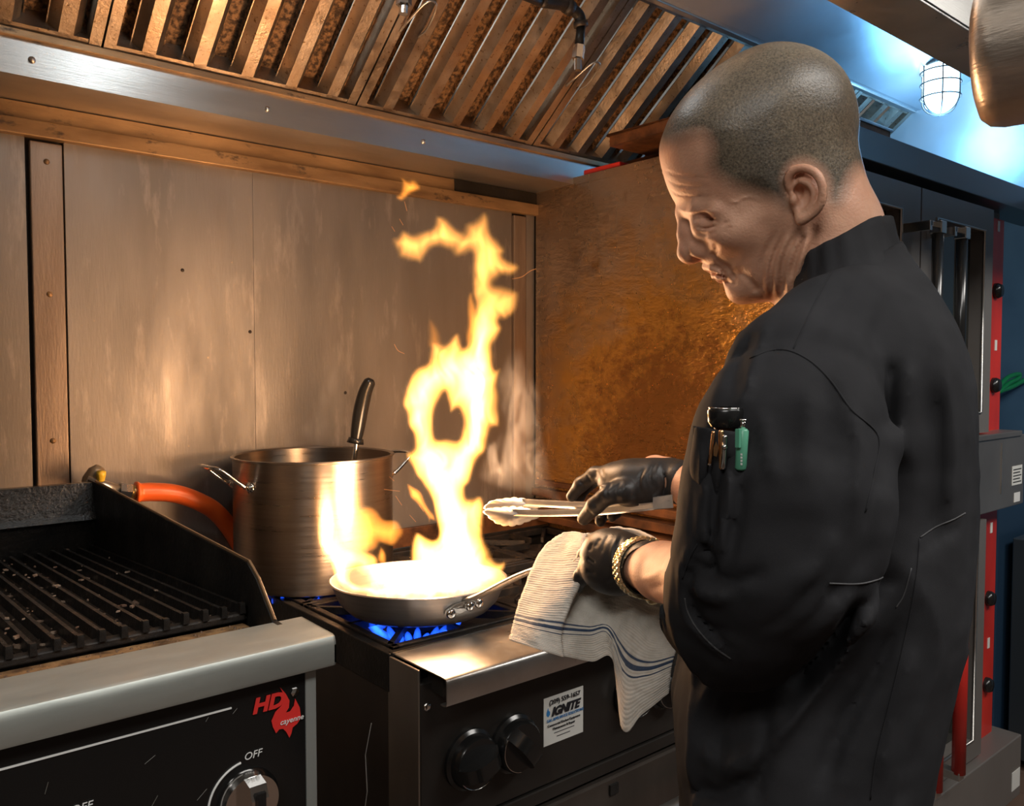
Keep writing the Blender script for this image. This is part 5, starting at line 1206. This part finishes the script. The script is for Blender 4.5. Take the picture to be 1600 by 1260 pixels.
# ================================================================== TONGS
tg = thing('tongs', 'steel scalloped kitchen tongs held over the pan in the right glove', 'tongs', W(925, 795, 1.27))
M_tong = mat('satin_tong_steel', (.74, .73, .71), .34, .75, (.58, .57, .55), 20)
def channel(pth, hw, name):
    P = spline([W(*p) for p in pth], 6); v = []; f = []; n = len(P)
    for k, p in enumerate(P):
        t_ = unit(P[min(k+1, n-1)]-P[max(k-1, 0)]); up = unit(ZZ-t_*(ZZ@t_)); sd_ = np.cross(t_, up); h_ = hw*(1+.0*k)
        for a, b in ((h_, 0), (h_*.6, .0035), (-h_*.6, .0035), (-h_, 0), (-h_, -.0008), (-h_*.5, .0022), (h_*.5, .0022), (h_, -.0008)): v.append(p+up*a*1.0-sd_*b*-1*(-1))
    for k in range(n-1):
        for q_ in range(8): f.append((k*8+q_, k*8+(q_+1) % 8, (k+1)*8+(q_+1) % 8, (k+1)*8+q_))
    f += [tuple(range(7, -1, -1)), tuple((n-1)*8+q_ for q_ in range(8))]
    return G().add(v, f).out(name, M_tong, tg, 'auto')
a1 = channel([(815, 785, 1.375), (850, 787, 1.34), (925, 790, 1.275), (985, 786, 1.225), (1046, 780, 1.175)], .0058, 'arm')
a2 = channel([(800, 801, 1.365), (850, 802, 1.325), (925, 800, 1.262), (985, 795, 1.212), (1048, 788, 1.165)], .0055, 'arm')
G().prism([W(1020, 778, 1.185), W(1050, 774, 1.165), W(1052, 794, 1.16), W(1020, 796, 1.18)], PN*.006).out('hinge', M_tong, tg)
def jaw(outline, t0, bow, parent, tipt):
    P = outline; c = np.mean(P, 0); n = len(P); V = []; F_ = []
    for s, b in ((0, bow), (.35, bow*.9), (.7, bow*.5), (.92, .0015), (1., 0)):
        for k, p in enumerate(P):
            q_ = c+(np.array(p)-c)*s; ripple = .0012*math.cos(k*math.pi/2)*(s**3); V.append(W(q_[0], q_[1], t0-b-ripple+tipt*(c[0]-q_[0])/FPX))
    m = len(V); V += [p+PN*.0014 for p in V]
    for lay in (0, m):
        for i in range(4):
            for k in range(n): F_.append((lay+i*n+k, lay+i*n+(k+1) % n, lay+(i+1)*n+(k+1) % n, lay+(i+1)*n+k))
    for k in range(n): F_.append((4*n+k, 4*n+(k+1) % n, m+4*n+(k+1) % n, m+4*n+k))
    return G().add(V, F_).out('scalloped_jaw', M_tong, parent, True)
def scallop(pts, n=28, amp=2.2):
    s = smoothpoly(pts, 8); m = len(s); L_ = np.cumsum([0]+[np.linalg.norm(s[(i+1) % m]-s[i]) for i in range(m)]); r = []
    c = np.mean(s, 0)
    for k in range(n*4):
        d = L_[-1]*k/(n*4); i = min(np.searchsorted(L_, d, 'right')-1, m-1); a = (d-L_[i])/(L_[i+1]-L_[i]+1e-9); p = s[i]+(s[(i+1) % m]-s[i])*a
        o = (p-c)/np.linalg.norm(p-c); r.append(p+o*amp*abs(math.sin(k*math.pi/4)))
    return r
jaw(scallop([(759, 797), (765, 785), (785, 780), (810, 779), (836, 783), (850, 790), (836, 795), (800, 797)], 16, 2.0), 1.385, .008, a1, .5)
jaw(scallop([(758, 797), (764, 808), (780, 819), (802, 821), (824, 815), (846, 806), (838, 797), (800, 793)], 16, 2.4), 1.375, .012, a2, .5)

# ================================================================== TOWEL
rows_t = [  # s, then nine columns left -> right (x, y, t)
 (0, [(872, 838, 1.19), (892, 832, 1.165), (914, 838, 1.12), (922, 880, 1.135), (940, 900, 1.13), (960, 905, 1.115), (976, 908, 1.09), (1022, 912, 1.055), (1064, 928, 1.02)]),
 (1, [(846, 862, 1.19), (880, 860, 1.15), (912, 860, 1.085), (914, 895, 1.12), (930, 918, 1.115), (960, 922, 1.11), (982, 928, 1.075), (1020, 940, 1.035), (1066, 948, 1.0)]),
 (2, [(828, 898, 1.17), (868, 903, 1.115), (906, 902, 1.07), (902, 920, 1.10), (925, 938, 1.10), (958, 942, 1.10), (988, 950, 1.055), (1024, 968, 1.015), (1064, 975, .985)]),
 (3, [(814, 937, 1.15), (852, 944, 1.09), (890, 942, 1.065), (888, 950, 1.085), (920, 962, 1.09), (955, 966, 1.09), (990, 980, 1.035), (1020, 1005, .995), (1060, 1005, .975)]),
 (4, [(803, 974, 1.13), (838, 983, 1.07), (873, 990, 1.06), (878, 990, 1.068), (920, 992, 1.08), (952, 990, 1.075), (978, 1050, 1.015), (1010, 1055, .985), (1050, 1040, .97)]),
 (5, [(797, 1001, 1.115), (838, 1014, 1.055), (876, 1026, 1.055), (882, 1026, 1.062), (925, 1034, 1.075), (958, 1031, 1.065), (974, 1140, 1.0), (1002, 1118, .985), (1045, 1082, .975)]),
]
def hermite_grid(rows_, nu, nv):
    A = np.array([[W(*p) for p in r] for _, r in rows_])
    def cr(A, n):  # catmull-rom along axis 0
        P = np.concatenate([2*A[:1]-A[1:2], A, 2*A[-1:]-A[-2:-1]]); out = []
        for i in range(1, len(P)-2):
            a, b, c, d = P[i-1:i+3]
            for k in range(n):
                t = k/n; out.append(.5*((2*b)+(-a+c)*t+(2*a-5*b+4*c-d)*t*t+(-a+3*b-3*c+d)*t**3))
        out.append(P[-2]); return np.array(out)
    B_ = cr(A, nv); C2 = cr(B_.transpose(1, 0, 2), nu).transpose(1, 0, 2); return C2
M_towel = bpy.data.materials.new('terry_towel'); M_towel.use_nodes = True; nt = M_towel.node_tree; b = nt.nodes['Principled BSDF']; MATS['terry_towel'] = M_towel
an_ = nt.nodes.new('ShaderNodeAttribute'); an_.attribute_name = 'along'
dv = nt.nodes.new('ShaderNodeMath'); dv.operation = 'DIVIDE'; dv.inputs[1].default_value = 5; nt.links.new(an_.outputs['Fac'], dv.inputs[0])
rp = nt.nodes.new('ShaderNodeValToRGB'); nt.links.new(dv.outputs[0], rp.inputs[0]); el = rp.color_ramp.elements
wh, bl = (.74, .70, .64, 1), (.04, .07, .14, 1); rp.color_ramp.interpolation = 'CONSTANT'
el[0].position = 0; el[0].color = wh; el[1].position = .722; el[1].color = bl
for p_, c_ in ((.731, wh), (.752, bl), (.776, wh), (.797, bl), (.806, wh)): e_ = el.new(p_); e_.color = c_
sp_n = ramp(nt, noise(nt, 60, (1, 1, 1), 4), (.86, .84, .80), (1.06, 1.05, 1.03), .3, .7)
sx_ = mix(nt, 1.0, rp.outputs[0], sp_n, 'MULTIPLY'); nt.links.new(sx_, b.inputs['Base Color']); b.inputs['Roughness'].default_value = .9
b.inputs['Sheen Weight'].default_value = .3
m1 = nt.nodes.new('ShaderNodeMath'); m1.operation = 'MULTIPLY'; m1.inputs[1].default_value = 75; nt.links.new(an_.outputs['Fac'], m1.inputs[0])
m2 = nt.nodes.new('ShaderNodeMath'); m2.operation = 'SINE'; nt.links.new(m1.outputs[0], m2.inputs[0])
m3 = nt.nodes.new('ShaderNodeMath'); m3.operation = 'MULTIPLY_ADD'; nt.links.new(noise(nt, 650, (1, 1, 1), 3), m3.inputs[0]); m3.inputs[1].default_value = 2.4; nt.links.new(m2.outputs[0], m3.inputs[2])
bp2 = nt.nodes.new('ShaderNodeBump'); bp2.inputs['Strength'].default_value = .32; bp2.inputs['Distance'].default_value = .0011; nt.links.new(m3.outputs[0], bp2.inputs['Height']); nt.links.new(bp2.outputs[0], b.inputs['Normal'])
def cloth_grid(name, Gd, sv, parent, th=.0032):
    H_, W_ = Gd.shape[:2]; v = Gd.reshape(-1, 3); rs_ = np.random.RandomState(4)
    dx = np.gradient(Gd, axis=1); dy = np.gradient(Gd, axis=0); N_ = np.cross(dx, dy); N_ /= np.linalg.norm(N_, axis=2, keepdims=True)+1e-12
    ii, jj = np.meshgrid(np.arange(H_), np.arange(W_), indexing='ij')
    rip = .0022*(vnoise(jj/5., ii/9., 51)-.5)+.0010*(vnoise(jj/2.2, ii/2.2, 52)-.5)+.0006*rs_.randn(H_, W_)*.6
    Gd = Gd+N_*rip[..., None]; Fr, Bk = Gd-N_*th/2, Gd+N_*th/2
    V = np.concatenate([Fr.reshape(-1, 3), Bk.reshape(-1, 3)]); F_ = []; n0 = H_*W_
    for i in range(H_-1):
        for j in range(W_-1):
            a = i*W_+j; F_.append((a, a+1, a+W_+1, a+W_)); F_.append((n0+a, n0+a+W_, n0+a+W_+1, n0+a+1))
    bd = [j for j in range(W_)]+[i*W_+W_-1 for i in range(1, H_)]+[(H_-1)*W_+j for j in range(W_-2, -1, -1)]+[i*W_ for i in range(H_-2, 0, -1)]
    for k in range(len(bd)): a, b_ = bd[k], bd[(k+1) % len(bd)]; F_.append((a, n0+a, n0+b_, b_))
    o = obj(name, V, F_, M_towel, parent, True); at2 = o.data.attributes.new('along', 'FLOAT', 'POINT'); s_arr = np.repeat(sv[:, None], W_, 1).reshape(-1); at2.data.foreach_set('value', np.concatenate([s_arr, s_arr]).astype(np.float32)); return o
nv, nu = 18, 10
Gd = hermite_grid(rows_t, nu, nv); sv = np.linspace(0, 5, Gd.shape[0])
tw = cloth_grid('towel', Gd, sv, None); tag(tw, 'white terry towel with dark blue stripes wrapped round the pan handle in the left hand', 'towel')
back = [(0, [(872, 838, 1.19), (893, 832, 1.175), (915, 836, 1.165), (940, 829, 1.16), (970, 825, 1.145), (1002, 831, 1.11), (1030, 848, 1.06), (1041, 866, 1.03)]),
        (.5, [(874, 850, 1.20), (895, 848, 1.19), (917, 852, 1.185), (942, 846, 1.18), (970, 842, 1.165), (998, 848, 1.125), (1020, 862, 1.085), (1030, 878, 1.055)]),
        (1, [(878, 870, 1.20), (898, 870, 1.195), (920, 875, 1.19), (944, 868, 1.185), (970, 866, 1.165), (992, 868, 1.13), (1008, 880, 1.10), (1018, 895, 1.07)])]
Gb = hermite_grid(back, 8, 10); o = cloth_grid('towel_fold', Gb, np.linspace(0, .7, Gb.shape[0]), tw); 

# ================================================================== SLEEVE POCKET AND ITS CONTENTS
def surf(x, y, lift): 
    p = on_jacket(x, y, lift); return p if p is not None else W(x, y, .70)
def sf(x, y, lift=0.): return w2f(surf(x, y, lift))
ph = hp(1124, 664, .225)
K = Field(hp(1060, 830, .15)-(.01, .0, .03), hp(1190, 640, .25)+(.01, .01, .05), .0016)
c0, c1, c2 = hp(1139, 672, .224), hp(1139, 730, .228), hp(1134, 800, .217)
K.chain([c0+(0, .03, 0), c1, c2], [.0265, .0265, .0240], .01)
K.f = np.maximum(K.f, (K.ax[1][None, :, None]-(hp(1128, 668, .225)[1]+(K.ax[0][:, None, None]-hp(1128, 668, .225)[0])*-.10)).astype(np.float32))
K.chain([c0+(0, .06, 0), c0, c1+(0, .005, 0)], [.0245, .0245, .0225], .002, 's')
kp = tuple(p.astype(np.float32) for p in K.pix())
for pts, w, d in (([(1112, 700), (1108, 750), (1112, 800)], 5, .0035), ([(1128, 700), (1120, 760), (1124, 810)], 4, -.0025), ([(1140, 710), (1132, 770)], 4, .003), ([(1096, 700), (1094, 760), (1098, 800)], 4, -.002)): K.crease(pts, w, d, -9, pixc=kp)
kv, kf = K.mesh(); obj('sleeve_pocket', kv, kf, M_cloth, jk, True)
wp = .257
def pk(x, y, w=wp): return f2w(hp(x, y, w))
up_z = ZZ
th = thing('pocket_thermometer', 'black dial thermometer with a silver rim standing in the sleeve pocket', 'thermometer', pk(1134, 700))
tc = pk(1134, 655, .240)
G().lathe([(0, -.006), (.0105, -.006), (.0130, -.002), (.0134, .006), (.0125, .0075), (0, .0068)], tc, (0, -.0, 1), 36).out('dial_housing', M_knob, th, 'auto')
G().lathe([(.0095, .0070), (.0125, .0076), (.0128, .0085), (.0118, .0088), (.0095, .0080)], tc, (0, 0, 1), 36).out('silver_rim', M_chrome, th, True)
G().box(tc+np.array([-.004, -.002, .008]), tc+np.array([.004, .002, .0095])).out('button', M_knob, th)
G().tube([tc-(0, 0, .005), tc-(0, 0, .012), tc-(0, 0, .030)], [.0095, .006, .0035], 14).out('stem', mat('brown_plastic', (.10, .035, .015), .3), th, True)
def pen(name, label, x0, y0, x1, y1, r, m, cat='pen', extra=None, w=wp, grp=None):
    t = thing(name, label, cat, pk(x1, y1, w), grp); A_, B_2 = pk(x0, y0, w), pk(x1, y1, w)
    G().tube([A_, A_+(B_2-A_)*.05, A_+(B_2-A_)*.95, B_2], [r*.7, r, r, r*.75], 14).out('barrel', m, t, True)
    return t, A_, B_2
M_gp = mat('green_plastic_pen', (.10, .34, .22), .35); M_cpr = mat('copper_metal', (.75, .42, .20), .22, 1.)
t, A_, B_2 = pen('ballpoint_pen', 'green click pen with white print clipped on the sleeve pocket', 1161, 670, 1157, 735, .0041, M_gp, w=.262)
G().tube([pk(1161, 657, .262), pk(1161, 671, .262)], [.0018, .0018], 10).tube([pk(1161, 655, .262), pk(1161, 658, .262)], .0026, 10).out('click_button', M_chrome, t, True)
G().box(pk(1152, 699, .265), pk(1155, 671, .269), .0).out('clip', M_gp, t)
for k in range(4): G().box(pk(1157, 712+5*k, .2662), pk(1160, 709+5*k, .2668)).out('white_print', M_white, t)
t, A_, B_2 = pen('ballpoint_pen', 'slim copper-coloured pen, leftmost of those in the sleeve pocket', 1115, 674, 1109, 726, .0012, M_cpr, w=.257)
G().lathe([(0, -.0016), (.0016, 0), (0, .0016)], B_2, seg=8).out('ball_end', M_chrome, t, True)
t, A_, B_2 = pen('ballpoint_pen', 'copper pen with a broad leaf-shaped clip in the middle of the sleeve pocket', 1127, 672, 1127, 734, .0020, M_cpr, w=.257)
G().prism([pk(1119, 690, .261), pk(1123, 700, .261), pk(1120, 714, .261), pk(1115, 712, .261), pk(1115, 700, .261)], -PN*.001).out('leaf_clip', M_cpr, t)
t, A_, B_2 = pen('ballpoint_pen', 'silver pen with a ball-topped clip beside the copper one in the sleeve pocket', 1133, 680, 1130, 734, .0019, M_chrome, w=.260)
G().lathe([(0, -.0024), (.0020, -.001), (.0024, 0), (.0018, .0016), (0, .0024)], pk(1132, 699, .2635), seg=12).out('clip_ball', M_chrome, t, True)
